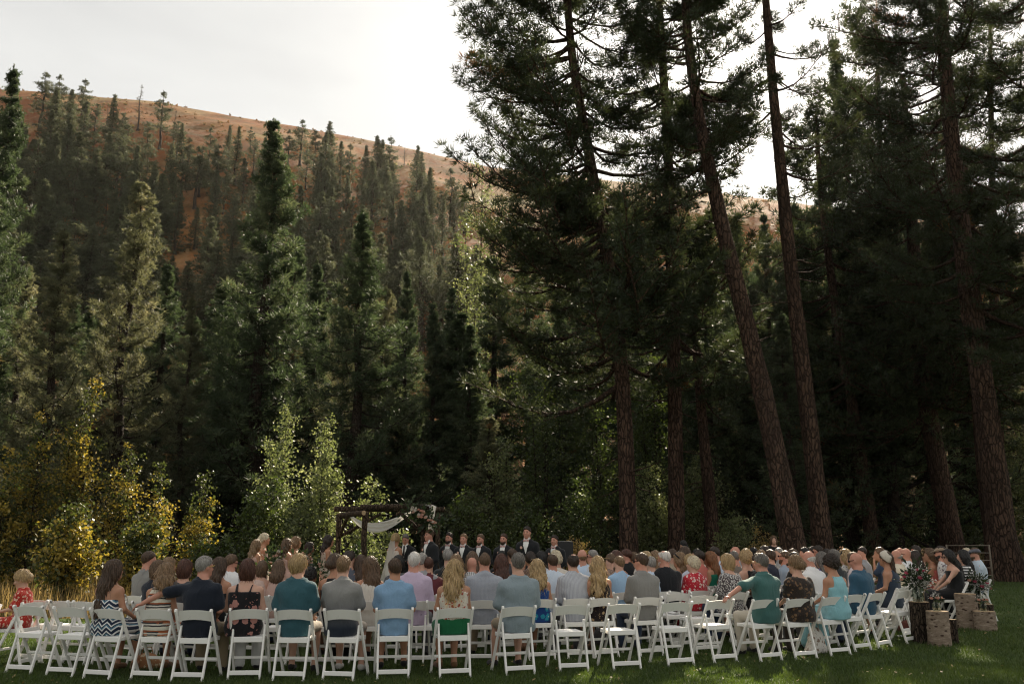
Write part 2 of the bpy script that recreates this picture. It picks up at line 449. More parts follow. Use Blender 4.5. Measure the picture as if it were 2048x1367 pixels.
n = 900; y = 8.8 + 16 * g.uniform(0, 1, n) ** 1.3; x = g.uniform(-0.66, 0.66, n) * y; ok = y < lawn_edge(x); x, y = x[ok], y[ok]; n = len(x)
P = np.stack([x, y, g.uniform(0.02, 0.045, n)], 1); a = g.uniform(0, 6.28, n); L = g.uniform(0.012, 0.03, n)[:, None]
u_ = np.stack([np.cos(a), np.sin(a), g.normal(size=n) * 0.3], 1); w_ = np.stack([-np.sin(a), np.cos(a), g.normal(size=n) * 0.3], 1)
V_ = np.stack([P - u_ * L, P + w_ * L * 0.6, P + u_ * L, P - w_ * L * 0.6], 1).reshape(-1, 3)
tag(new_obj('fallen_leaves', np_mesh('fallen_leaves', V_, [np.arange(4 * n).reshape(-1, 4)], m_foliage('fallen leaf', [(0, (0.16, 0.10, 0.04)), (1, (0.42, 0.32, 0.14))], 0.2), attrs={'tint': np.repeat(g.uniform(0, 1, n), 4)})), 'small dry leaves fallen on the lawn', kind='stuff')
M['straw'] = m_foliage('tall dry grass', [(0.0, (0.10, 0.085, 0.035)), (0.5, (0.25, 0.18, 0.08)), (1.0, (0.40, 0.30, 0.14))], 0.45, 0.7, tcol=(1.3, 1.2, 0.9))
n = 130000
y = 15 + 45 * g.uniform(0, 1, n) ** 1.25; x = g.uniform(-0.72, 0.75, n) * (y + 1)
ed = lawn_edge(x); ok = y > ed + g.uniform(-0.1, 0.6, n)
dens = np.sin(x * 0.35 + 1) * np.sin(y * 0.3) + 0.5 * np.sin(x * 1.1 + y * 0.8)
ok &= dens > g.uniform(-1.6, 0.7, n)
x, y = x[ok], y[ok]; k = len(x)
P = np.stack([x, y, hill_z(x, y) - 0.03], 1)
V_, F_, T_ = blades(P, g.uniform(0.25, 0.85, k) * np.where(x > 8, 1.15, 0.9), 0.014 + 0.0006 * y, 0.55, g.beta(2, 2, k))
tag(new_obj('dry_grass', np_mesh('dry_grass', V_, [F_], M['straw'], attrs={'tint': T_})), 'tall straw coloured grass beyond the lawn', kind='stuff')
# ------------------------------------------------------------------ trees
def unit(a): return a / np.maximum(np.linalg.norm(a, axis=-1, keepdims=True), 1e-6)

def needles(gen, C, A, r, m, w, spread=0.9):
    """tufts of needles: C centres, A axes, r reach; every needle one thin blade"""
    n = len(C)
    D = unit(unit(gen.normal(size=(n, m, 3))) * spread + A[:, None, :] * 0.75)
    L = (r[:, None] * gen.uniform(0.6, 1.1, (n, m)))[..., None]
    side = unit(np.cross(D, gen.normal(size=(n, m, 3)))) * (w * gen.uniform(0.7, 1.3, (n, m)))[..., None] * 0.5
    c = C[:, None, :] + D * L * 0.12
    V = np.stack([c + D * L * 0.25 - side, c + D * L * 0.25 + side, c + D * L], 2).reshape(-1, 3)
    return V, np.arange(len(V)).reshape(-1, 3)

def tubes(segs, n=4):
    """many tapered straight tubes at once: (a, b, ra, rb)"""
    a = np.array([s[0] for s in segs]); b = np.array([s[1] for s in segs])
    ra = np.array([s[2] for s in segs]); rb = np.array([s[3] for s in segs])
    d = unit(b - a); u = unit(np.cross(d, np.where(np.abs(d[:, 2:3]) < 0.9, [[0, 0, 1.0]], [[1.0, 0, 0]]))); w = np.cross(d, u)
    an = 2 * np.pi * np.arange(n) / n
    ring = u[:, None, :] * np.cos(an)[None, :, None] + w[:, None, :] * np.sin(an)[None, :, None]
    V = np.stack([a[:, None] + ring * ra[:, None, None], b[:, None] + ring * rb[:, None, None]], 1).reshape(-1, 3)
    k = np.arange(n); q = np.stack([k, (k + 1) % n, n + (k + 1) % n, n + k], -1)
    F = (np.arange(len(segs))[:, None, None] * 2 * n + q[None]).reshape(-1, 4)
    return V, F

def trunk_mesh(pts, radii, gen, n=20, sub=4, rough=0.06):
    P = np.array(pts, float); t = np.linspace(0, len(P) - 1, (len(P) - 1) * sub + 1)
    S = np.stack([np.interp(t, np.arange(len(P)), P[:, i]) for i in range(3)], 1)
    for _ in range(2): S[1:-1] = (S[:-2] + 2 * S[1:-1] + S[2:]) / 4
    rr = np.interp(t, np.arange(len(P)), radii)
    an = 2 * np.pi * np.arange(n) / n
    z = S[:, 2][:, None]
    lump = 1 + rough * (np.sin(an * 5 + z * 1.1) * 0.5 + np.sin(an * 9 - z * 2.3 + 1) * 0.4 + np.sin(an * 3 + z * 0.5)) + gen.normal(size=(len(S), n)) * rough * 0.35
    flare = 1 + 0.55 * np.exp(-np.maximum(z - S[0, 2], 0) * 1.6) * (1 + 0.25 * np.sin(an * 4 + 1))
    q = rr[:, None] * lump * flare
    V = np.stack([S[:, 0:1] + q * np.cos(an), S[:, 1:2] + q * np.sin(an), np.repeat(z, n, 1)], -1).reshape(-1, 3)
    i = np.arange(len(S) - 1)[:, None]; k = np.arange(n)[None]
    F = np.stack([i * n + k, i * n + (k + 1) % n, (i + 1) * n + (k + 1) % n, (i + 1) * n + k], -1).reshape(-1, 4)
    return V, F, S, rr

def conifer(seed, pts, radii, limbs, z_lo, z_hi, length, tuft=0.26, m=16, w=0.016, twigs=6, per=3, rise=(-0.1, 0.45), bare=0.3, az=None, gap=0.0, n_trunk=16, dead=0, tw=0.3, vary=(0.6, 1.12), whorl=None, droop=0.18):
    """trunk with limbs (one mesh) and crown (one mesh). length(t) = limb length along the crown, t from 0 at the lowest limb"""
    gen = np.random.default_rng(seed)
    TV, TF, S, rr = trunk_mesh(pts, radii, gen, n_trunk)
    segs, C, A, RR, TI = [], [], [], [], []
    zs = z_lo + (z_hi - z_lo) * np.sort(gen.uniform(0, 1, limbs) ** 0.92)
    turn = None
    if whorl:
        lev = []; z = z_lo
        while z < z_hi:
            kk = gen.integers(4, 7); ph = gen.uniform(0, 6.28); q = gen.uniform(0.78, 1.12)
            lev += [(z + gen.normal() * 0.07, ph + 2 * np.pi * j / kk + gen.normal() * 0.25, q) for j in range(kk)]; z += whorl * gen.uniform(0.7, 1.3) * (1.15 - 0.5 * (z - z_lo) / (z_hi - z_lo))
        zs = [q[0] for q in lev]; turn = lev
    for li, z in enumerate(zs):
        z = min(max(z, z_lo), z_hi)
        t = (z - z_lo) / (z_hi - z_lo)
        c = np.array([np.interp(z, S[:, 2], S[:, j]) for j in range(3)]); r0 = np.interp(z, S[:, 2], rr)
        a = gen.uniform(0, 2 * np.pi) if az is None else az(t, gen)
        if turn: a = turn[li][1]
        if gap and math.sin(a * 2 + z * 0.9 + seed) > 1 - gap: continue
        L = length(t) * gen.uniform(*vary) * (turn[li][2] if turn else 1)
        d = np.array([math.cos(a), math.sin(a), 0]); side = np.array([-d[1], d[0], 0])
        s1 = gen.uniform(*rise) + (t - 0.35) * 0.35; s2 = gen.uniform(0.05, 0.45); bend = gen.normal() * 0.22
        f = lambda u: c + d * L * u + side * bend * L * u * u + np.array([0, 0, 1.0]) * L * (s1 * u * 0.8 + s2 * u * u * 0.6 - droop * math.sin(u * 3))
        us = np.linspace(0, 1, 6); pp = [f(u) for u in us]; rl = max(0.016, min(r0 * 0.42, 0.020 * L + 0.006))
        for i in range(5):
            segs.append((pp[i], pp[i + 1], rl * (1 - us[i] * 0.85), rl * (1 - us[i + 1] * 0.85)))
        tint0 = gen.beta(2, 2.6)
        dry = gen.uniform() < 0.012
        for k in range(twigs + 1):
            u = 1.0 if k == twigs else bare + (1 - bare) * (k + gen.uniform(0, 1)) / twigs
            p = f(u); q = unit(f(min(u + 0.06, 1.05)) - f(u - 0.06))
            sgn = 1 if k % 2 else -1
            td = unit(q * 0.75 + side * sgn * gen.uniform(0.3, 1.0) * (0 if k == twigs else 1) + np.array([0, 0, gen.uniform(-0.15, 0.5)]))
            tl = L * tw * gen.uniform(0.5, 1.1) * (1.1 - 0.5 * u)
            e = p + td * tl
            segs.append((p, e, max(0.009, rl * 0.35), 0.006))
            for j in range(per):
                v = (j + 0.6) / per
                C.append(p + (e - p) * v + gen.normal(size=3) * tuft * 0.22); A.append(unit(td + np.array([0, 0, 0.35])))
                RR.append(tuft * gen.uniform(0.7, 1.2) * min(1.0, 0.34 + L / 2.2))
                TI.append(0.985 if dry else np.clip(0.6 * tint0 + 0.4 * gen.beta(2, 2.6) + 0.12 * (u - 0.6), 0, 0.94))
    for k in range(dead):
        z = gen.uniform(z_lo * 0.45, z_lo); c = np.array([np.interp(z, S[:, 2], S[:, j]) for j in range(3)])
        a = gen.uniform(0, 2 * np.pi); L = gen.uniform(0.5, 2.2); d = np.array([math.cos(a), math.sin(a), gen.uniform(-0.5, 0.1)])
        m1 = c + d * L * 0.5; segs.append((c, m1, 0.03, 0.02)); segs.append((m1, m1 + d * L * 0.5 + gen.normal(size=3) * 0.15, 0.02, 0.008))
    # leader
    top = S[-1]
    for j in range(14):
        C.append(top + np.array([0, 0, -j * 0.11])); A.append(np.array([0, 0, 1.0])); RR.append(tuft * (0.22 + 0.025 * j)); TI.append(0.4)
    C, A, RR, TI = map(np.array, (C, A, RR, TI))
    V, F = needles(gen, C, A, RR, m, w)
    BV, BF = tubes(segs)
    return (np.concatenate([TV, BV]), np.concatenate([TF, BF + len(TV)])), (V, F, np.repeat(TI, m * 3) + gen.normal(size=len(V)) * 0.04)

def broadleaf(seed, H, Rd, stems, branches, leaves, size, base=0.06, lean=0.25, spire=1.0):
    gen = np.random.default_rng(seed); segs, P, TI, D = [], [], [], []
    for s in range(stems):
        a = 2 * np.pi * (s + gen.uniform()) / stems; hh = H * (1 if s == 0 else gen.uniform(0.45, 0.95)); sp = Rd * lean * gen.uniform(0.3, 1.2) * (0.2 if s == 0 else 1)
        f = lambda u: np.array([math.cos(a) * (0.1 + sp * u ** 0.8), math.sin(a) * (0.1 + sp * u ** 0.8), hh * u])
        r0 = 0.012 * hh * 0.55 + 0.01
        us = np.linspace(0, 1, 7)
        for i in range(6): segs.append((f(us[i]), f(us[i + 1]), r0 * (1.05 - us[i]), r0 * (1.05 - us[i + 1])))
        nb = max(4, int(branches * hh / H))
        for b in range(nb):
            u = base + (1 - base) * (b + gen.uniform()) / nb; p = f(u)
            az = gen.uniform(0, 2 * np.pi); L = Rd * (0.25 + 0.75 * math.sin(np.pi * min(1, (1 - u) ** spire * 0.86 + 0.06))) * gen.uniform(0.35, 0.85)
            d = unit(np.array([math.cos(az), math.sin(az), gen.uniform(0.25, 1.0)]))
            e = p + d * L; mid = p + d * L * 0.5 + gen.normal(size=3) * 0.05 * L
            segs += [(p, mid, 0.012, 0.008), (mid, e, 0.008, 0.003)]
            nl = int(leaves * (0.5 + L / Rd)); v = gen.uniform(0.15, 1.05, nl)
            q = p + (e - p) * v[:, None] + gen.normal(size=(nl, 3)) * (0.05 + 0.11 * L) * [1, 1, 0.8]
            P.append(q); D.append(np.repeat(d[None], nl, 0)); cl = 0.5 + 0.5 * math.sin(e[0] * 2.6 + seed) * math.sin(e[2] * 2.3 + seed * 2 + e[1] * 1.7); TI.append(np.clip(0.42 * gen.uniform() + 0.33 * cl + 0.25 * gen.uniform(0, 1, nl) + 0.02, 0, 1))
    P = np.concatenate(P); D = np.concatenate(D); TI = np.concatenate(TI); n = len(P)
    ax = unit(unit(gen.normal(size=(n, 3))) + D * 0.4 + np.array([0, 0, -0.55])); sd = unit(np.cross(ax, gen.normal(size=(n, 3))))
    s = (size * gen.uniform(0.6, 1.25, n))[:, None]; nrm = np.cross(ax, sd)
    V = np.stack([P, P + ax * s * 0.45 + sd * s * 0.34 + nrm * s * 0.06, P + ax * s, P + ax * s * 0.45 - sd * s * 0.34 + nrm * s * 0.06], 1).reshape(-1, 3)
    F = np.arange(4 * n).reshape(-1, 4)
    BV, BF = tubes(segs)
    return (BV, BF), (V, F, np.repeat(TI, 4))

def plant(name, trunk, crown, bark, leaf, loc, label, cat, group, rz=0.0, sc=(1, 1, 1), trunk_name='trunk', crown_name='crown'):
    r = empty(name, loc, rz); r.scale = sc; tag(r, label, cat, group)
    if not isinstance(trunk, bpy.types.Mesh):
        trunk = np_mesh(trunk_name, trunk[0], [trunk[1]], bark, True)
        crown = np_mesh(crown_name, crown[0], [crown[1]], leaf, False, {'tint': crown[2]})
    new_obj(trunk_name, trunk, r); new_obj(crown_name, crown, r)
    return r
def meshes(trunk, crown, bark, leaf, tn='trunk', cn='crown'):
    return np_mesh(tn, trunk[0], [trunk[1]], bark, True), np_mesh(cn, crown[0], [crown[1]], leaf, False, {'tint': crown[2]})

# --- the tall ponderosas of the right half, each with its own bends and crown
def tall_pine(seed, px_path, Y, r0, label, limbs, lo_py, length, over=-320, **kw):
    P = [at(px, py, Y) for px, py in px_path]
    base = P[0].copy(); gz = land(base.x, Y); drop = base.z - gz
    base.x += (P[0].x - P[1].x) / max(P[1].z - P[0].z, 0.1) * drop * 0.8; base.z = gz - 0.1
    pts = [base] + P[1:] if drop < 0.4 else [base] + P
    loc = Vector((base.x, Y, gz)); pts = [tuple(p - loc) for p in pts]
    zt = pts[-1][2]; rad = [r0 * (1 - 0.72 * max(0, p[2]) / zt) for p in pts]
    z_lo = at(1024, lo_py, Y).z - gz
    tr, cr = conifer(seed, pts, rad, limbs, z_lo, zt * 0.985, length, **kw)
    return plant('pine_tree', tr, cr, M['bark_red'], kw_leaf.get(seed, M['needle_dark']), loc, label, 'tree', 'tall pines behind the guests')
kw_leaf = {}
GP = 'tall pines behind the guests'
def west(p=0.62, c=math.pi, s=1.0):
    return lambda t, gen: gen.normal(c, s) if gen.uniform() < p else gen.uniform(0, 2 * np.pi)
tall_pine(11, [(1257, 1095), (1250, 850), (1240, 690), (1212, 500), (1180, 320), (1143, 120), (1130, -80), (1122, -300)], 31, 0.315,
          'tall pine with bushy crown against the sky, standing behind the rightmost groomsmen', 180, 780, lambda t: 4.9 - 0.9 * t, twigs=12, per=4, m=25, w=0.034, tuft=0.38, rise=(-0.28, 0.35), bare=0.2, dead=9, gap=0.06, tw=0.34, az=west(0.45, math.pi, 0.9))
tall_pine(12, [(1353, 1095), (1350, 850), (1346, 600), (1336, 300), (1318, 0), (1306, -250)], 34, 0.325,
          'straight pine trunk between the leftmost tall pine and the leaning one', 128, 700, lambda t: 3.8 - 0.4 * t, twigs=10, per=4, m=24, w=0.035, tuft=0.37, rise=(-0.28, 0.38), bare=0.28, dead=9, gap=0.08, tw=0.34)
tall_pine(13, [(1588, 1095), (1535, 830), (1482, 600), (1440, 430), (1400, 250), (1375, 90), (1365, -120)], 29, 0.395,
          'thick pine trunk leaning strongly to the left, behind the woman standing in black', 58, 330, lambda t: 2.6, twigs=9, per=4, m=24, w=0.03, tuft=0.34, rise=(-0.3, 0.4), bare=0.4, dead=14, gap=0.15)
tall_pine(14, [(1646, 1095), (1603, 720), (1573, 450), (1547, 200), (1531, 0), (1522, -220)], 31, 0.345,
          'reddish pine trunk whose top stands in front of the sun', 46, 480, lambda t: 2.5 - 0.2 * t, twigs=9, per=3, m=20, w=0.024, tuft=0.28, rise=(-0.4, 0.3), bare=0.45, dead=12, gap=0.3, az=west(0.6, 0.2, 0.9))
tall_pine(15, [(2016, 1158), (1965, 780), (1921, 450), (1890, 150), (1879, -60), (1872, -260)], 33, 0.50,
          'massive plated pine trunk at the right edge of the lawn', 104, 620, lambda t: 4.7 - 1.1 * t, twigs=11, per=4, m=24, w=0.034, tuft=0.37, rise=(-0.4, 0.25), bare=0.35, dead=10, gap=0.12)
tall_pine(16, [(1428, 1095), (1402, 820), (1386, 600), (1376, 430)], 38, 0.31,
          'thin dark pine trunk right of the straight pine and left of the leaning one', 48, 800, lambda t: 2.8 - 1.6 * t, twigs=8, per=3, m=24, w=0.042, tuft=0.38, rise=(-0.4, 0.2), bare=0.25, dead=12)
tall_pine(17, [(1748, 1095), (1705, 820), (1662, 560), (1640, 380), (1632, 230)], 44, 0.36,
          'dark pine trunk rising in the shade right of the reddish trunk', 84, 880, lambda t: 4.2 - 2.0 * t, twigs=8, per=3, m=18, w=0.06, tuft=0.42, rise=(-0.4, 0.2), bare=0.2, dead=8)
tall_pine(18, [(1908, 1095), (1872, 920), (1845, 760), (1828, 520), (1815, 300), (1806, 150)], 42, 0.52,
          'stout dark pine trunk in the shade behind the guest in the peaked cap', 92, 840, lambda t: 4.8 - 2.0 * t, twigs=8, per=3, m=18, w=0.06, tuft=0.42, rise=(-0.4, 0.2), bare=0.2, dead=8)
tall_pine(19, [(1996, 1120), (1968, 940), (1950, 700), (1938, 500), (1930, 330)], 39, 0.42,
          'dark pine trunk close behind the massive plated one', 72, 780, lambda t: 3.8 - 1.6 * t, twigs=8, per=3, m=20, w=0.05, tuft=0.40, rise=(-0.4, 0.2), bare=0.25, dead=6)
tall_pine(20, [(2130, 1150), (2110, 700), (2095, 300), (2088, 0), (2085, -200)], 31, 0.45,
          'pine with its trunk out of view, branches reaching in along the right edge', 70, 760, lambda t: 4.5 - 1.0 * t, twigs=9, per=4, m=24, w=0.034, tuft=0.36, rise=(-0.4, 0.25), bare=0.3, dead=6)

tall_pine(21, [(1790, 1095), (1775, 700), (1762, 350), (1752, 50)], 50, 0.34,
          'slim dark pine reaching above the frame between the two right trunks', 84, 800, lambda t: 4.4 - 1.2 * t, twigs=9, per=3, m=20, w=0.05, tuft=0.42, rise=(-0.4, 0.25), bare=0.2, dead=6)
tall_pine(22, [(2000, 1095), (1990, 700), (1984, 350), (1980, 50)], 48, 0.36,
          'dark pine behind the crown of the massive plated trunk', 84, 800, lambda t: 4.6 - 1.2 * t, twigs=9, per=3, m=20, w=0.05, tuft=0.42, rise=(-0.4, 0.25), bare=0.2, dead=6)

# --- conifers grown from a few individual shapes, each placed and sized on its own
def young(seed, limbs, rad, m, w, tuft, twigs, per, lo=0.08, pw=0.85, rise=(-0.3, 0.25), gap=0.0, H=20.0, bare=0.15, leaf='needle_mid', bark='bark_grey', tw=0.3, n=12, bend=0.15, whorl=None):
    gg = np.random.default_rng(seed + 500)
    pts = [(gg.normal() * bend * (i > 0), gg.normal() * bend * (i > 0), H * i / 6) for i in range(7)]
    rr = [0.017 * H * (1 - 0.93 * i / 6) for i in range(7)]
    tr, cr = conifer(seed, pts, rr, limbs, H * lo, H * 0.985, lambda t: rad * ((1 - t) ** pw * (0.86 + 0.14 * math.sin(t * 11 + seed)) + 0.03), tuft, m, w, twigs, per, rise, bare, None, gap, n, 0, tw, (0.6, 1.2), whorl)
    return meshes(tr, cr, M[bark], M[leaf])
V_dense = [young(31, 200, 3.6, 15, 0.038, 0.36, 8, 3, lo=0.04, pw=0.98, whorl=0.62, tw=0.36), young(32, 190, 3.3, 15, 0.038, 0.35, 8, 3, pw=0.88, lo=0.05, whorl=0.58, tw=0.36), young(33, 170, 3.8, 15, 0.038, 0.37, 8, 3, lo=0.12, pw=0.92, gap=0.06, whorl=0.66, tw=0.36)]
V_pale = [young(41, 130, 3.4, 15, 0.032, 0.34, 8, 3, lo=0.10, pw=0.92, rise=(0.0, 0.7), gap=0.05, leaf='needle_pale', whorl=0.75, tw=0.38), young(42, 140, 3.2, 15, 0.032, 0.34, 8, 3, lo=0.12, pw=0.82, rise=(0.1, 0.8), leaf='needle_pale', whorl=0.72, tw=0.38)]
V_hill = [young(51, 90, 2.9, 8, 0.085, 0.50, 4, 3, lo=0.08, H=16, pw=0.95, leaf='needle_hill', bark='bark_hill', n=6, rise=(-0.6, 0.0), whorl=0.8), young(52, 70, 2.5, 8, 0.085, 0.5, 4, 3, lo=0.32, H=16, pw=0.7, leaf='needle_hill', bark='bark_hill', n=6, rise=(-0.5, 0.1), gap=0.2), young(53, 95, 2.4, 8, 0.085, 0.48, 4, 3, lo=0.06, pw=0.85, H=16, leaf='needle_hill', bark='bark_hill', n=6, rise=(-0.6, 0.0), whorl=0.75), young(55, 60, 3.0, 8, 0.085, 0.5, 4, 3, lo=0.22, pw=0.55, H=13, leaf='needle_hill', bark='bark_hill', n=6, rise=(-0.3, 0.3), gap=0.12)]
V_snag = [young(54, 50, 1.8, 5, 0.05, 0.4, 3, 2, lo=0.25, H=16, leaf='needle_dry', bark='bark_hill', n=6, rise=(-0.5, 0.0))]

def stand(var, px, apex_py, Y, half_px, label, group=None, name='conifer_tree', leaf=None, H=20.0, rad=3.0):
    a = at(px, apex_py, Y); gz = land(a.x, Y)
    s = (a.z - gz) / H; wd = half_px * Y / FPX / rad
    tr, cr = var
    return plant(name, tr, cr, None, None, (a.x, Y, gz - 0.1), label, 'tree', group, rnd.uniform(0, 6.28), (wd * 1.38, wd * 1.38, s))
GC = 'conifers at the edge of the wood'
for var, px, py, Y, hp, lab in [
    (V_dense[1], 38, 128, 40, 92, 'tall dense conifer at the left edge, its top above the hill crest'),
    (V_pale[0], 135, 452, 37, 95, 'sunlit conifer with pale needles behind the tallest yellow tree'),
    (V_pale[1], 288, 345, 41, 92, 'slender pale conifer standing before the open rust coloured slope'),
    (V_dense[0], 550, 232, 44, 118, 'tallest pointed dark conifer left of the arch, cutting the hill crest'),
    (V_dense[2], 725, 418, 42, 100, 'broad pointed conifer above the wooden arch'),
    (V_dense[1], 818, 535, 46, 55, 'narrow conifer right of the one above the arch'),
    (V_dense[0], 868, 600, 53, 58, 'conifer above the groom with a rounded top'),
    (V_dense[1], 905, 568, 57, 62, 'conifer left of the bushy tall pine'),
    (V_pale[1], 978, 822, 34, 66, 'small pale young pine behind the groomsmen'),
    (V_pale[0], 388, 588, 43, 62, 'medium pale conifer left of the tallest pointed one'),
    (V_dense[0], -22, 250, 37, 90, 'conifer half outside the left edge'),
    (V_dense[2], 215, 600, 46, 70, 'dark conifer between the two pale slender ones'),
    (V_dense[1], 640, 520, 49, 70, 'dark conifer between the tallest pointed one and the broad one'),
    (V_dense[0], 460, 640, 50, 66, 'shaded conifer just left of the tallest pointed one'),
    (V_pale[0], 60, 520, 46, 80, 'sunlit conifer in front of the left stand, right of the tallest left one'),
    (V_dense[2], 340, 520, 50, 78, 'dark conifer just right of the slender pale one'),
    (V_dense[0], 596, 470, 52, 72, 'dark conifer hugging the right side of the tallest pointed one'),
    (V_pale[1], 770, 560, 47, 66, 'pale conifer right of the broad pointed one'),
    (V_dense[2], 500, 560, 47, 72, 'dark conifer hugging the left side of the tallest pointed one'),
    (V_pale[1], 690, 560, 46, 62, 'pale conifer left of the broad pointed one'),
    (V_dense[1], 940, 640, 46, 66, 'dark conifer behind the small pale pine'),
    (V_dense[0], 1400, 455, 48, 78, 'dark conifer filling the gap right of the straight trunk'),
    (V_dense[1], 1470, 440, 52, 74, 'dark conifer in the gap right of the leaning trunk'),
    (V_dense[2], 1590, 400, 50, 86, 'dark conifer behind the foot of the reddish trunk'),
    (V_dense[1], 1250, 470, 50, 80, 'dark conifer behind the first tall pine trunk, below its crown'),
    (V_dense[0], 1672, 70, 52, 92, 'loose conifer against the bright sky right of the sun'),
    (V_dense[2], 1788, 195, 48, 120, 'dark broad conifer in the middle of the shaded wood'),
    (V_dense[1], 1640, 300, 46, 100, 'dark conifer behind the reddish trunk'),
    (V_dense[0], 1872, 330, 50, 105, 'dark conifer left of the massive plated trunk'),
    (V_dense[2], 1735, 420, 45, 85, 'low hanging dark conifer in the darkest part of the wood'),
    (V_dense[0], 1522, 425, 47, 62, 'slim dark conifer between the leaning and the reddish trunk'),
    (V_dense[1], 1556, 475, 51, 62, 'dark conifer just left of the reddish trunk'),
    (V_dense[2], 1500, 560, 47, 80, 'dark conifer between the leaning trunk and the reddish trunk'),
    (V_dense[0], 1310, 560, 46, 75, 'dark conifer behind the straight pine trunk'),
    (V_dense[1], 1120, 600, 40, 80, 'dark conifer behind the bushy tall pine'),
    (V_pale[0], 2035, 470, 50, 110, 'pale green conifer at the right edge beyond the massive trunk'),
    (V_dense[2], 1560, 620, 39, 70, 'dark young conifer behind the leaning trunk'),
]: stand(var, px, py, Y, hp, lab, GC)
GD = 'conifers deep in the wood'
DEEP = ['at the far left edge', 'behind the leftmost yellow tree', 'behind the tallest yellow tree', 'right of the tallest yellow tree', 'behind the slender pale conifer', 'above the small yellow trees', 'left of the rightmost yellow tree', 'above the gap left of the bridesmaids', 'left of the two birches', 'behind the left bright birch', 'behind the right bright birch',
        'above the left arch post', 'behind the broad conifer over the arch', 'above the bride', 'above the groom', 'above the second groomsman', 'behind the small pale pine', 'above the tallest groomsman', 'above the last groomsman', 'left of the first tall pine trunk', 'behind the first tall pine trunk', 'between the first two tall trunks', 'right of the straight trunk', 'behind the thin dark trunk', 'left of the leaning trunk',
        'behind the foot of the leaning trunk', 'behind the reddish trunk', 'right of the reddish trunk', 'in the darkest part of the shade', 'above the man in deep blue shirt', 'behind the stout dark trunk', 'right of the stout dark trunk', 'behind the massive plated trunk', 'at the far right edge']
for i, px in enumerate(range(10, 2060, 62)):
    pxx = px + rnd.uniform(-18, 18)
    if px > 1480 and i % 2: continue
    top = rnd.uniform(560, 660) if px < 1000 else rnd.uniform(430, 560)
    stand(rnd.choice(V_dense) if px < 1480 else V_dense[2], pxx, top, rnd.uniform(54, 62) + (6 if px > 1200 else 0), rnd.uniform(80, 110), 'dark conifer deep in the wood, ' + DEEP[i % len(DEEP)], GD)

# --- conifers on the hillside
GH = 'conifers scattered on the hillside'
def hill_place(px, py):
    where = 'at the far left' if px < 90 else 'in the left stand' if px < 200 else 'left of the lone crest tree' if px < 270 else 'below the lone crest tree' if px < 345 else 'in the middle cluster' if px < 440 else 'left of the tallest pointed conifer' if px < 540 else 'right of the tallest pointed conifer' if px < 660 else 'above the broad conifer' if px < 760 else 'in the cluster above the groom' if px < 850 else 'left of the bushy tall pine' if px < 1000 else 'seen between the tall pines'
    return where + (' near the crest' if py < 345 else ' halfway up' if py < 430 else ' low down')
def hill_tree(px, py, h, var, wd=1.0, label=None):
    p = hit(px, py)
    if label is None: label = 'dark hillside conifer ' + hill_place(px, py)
    if p is None: return
    s = h / 16.0 * rnd.uniform(0.9, 1.12); wd *= rnd.uniform(1.15, 1.6)
    if rnd.random() < 0.22: var = V_hill[3]
    plant('hillside_conifer', var[0], var[1], None, None, (p.x, p.y, p.z - 0.2), label, 'tree', GH, rnd.uniform(0, 6.28), (s * wd, s * wd, s))
hill_tree(318, 300, 13, V_hill[1], 0.9, 'conifer with its top alone above the hill crest')
hill_tree(275, 262, 11, V_snag[0], 1.0, 'thin half bare conifer on the crest left of the lone one')
hill_tree(388, 498, 7.5, V_hill[0], 1.1, 'small dark conifer on the bare rust coloured clearing')
hill_tree(866, 560, 12, V_hill[2], 0.8, 'hillside conifer on the lower slope beside the pale grass')
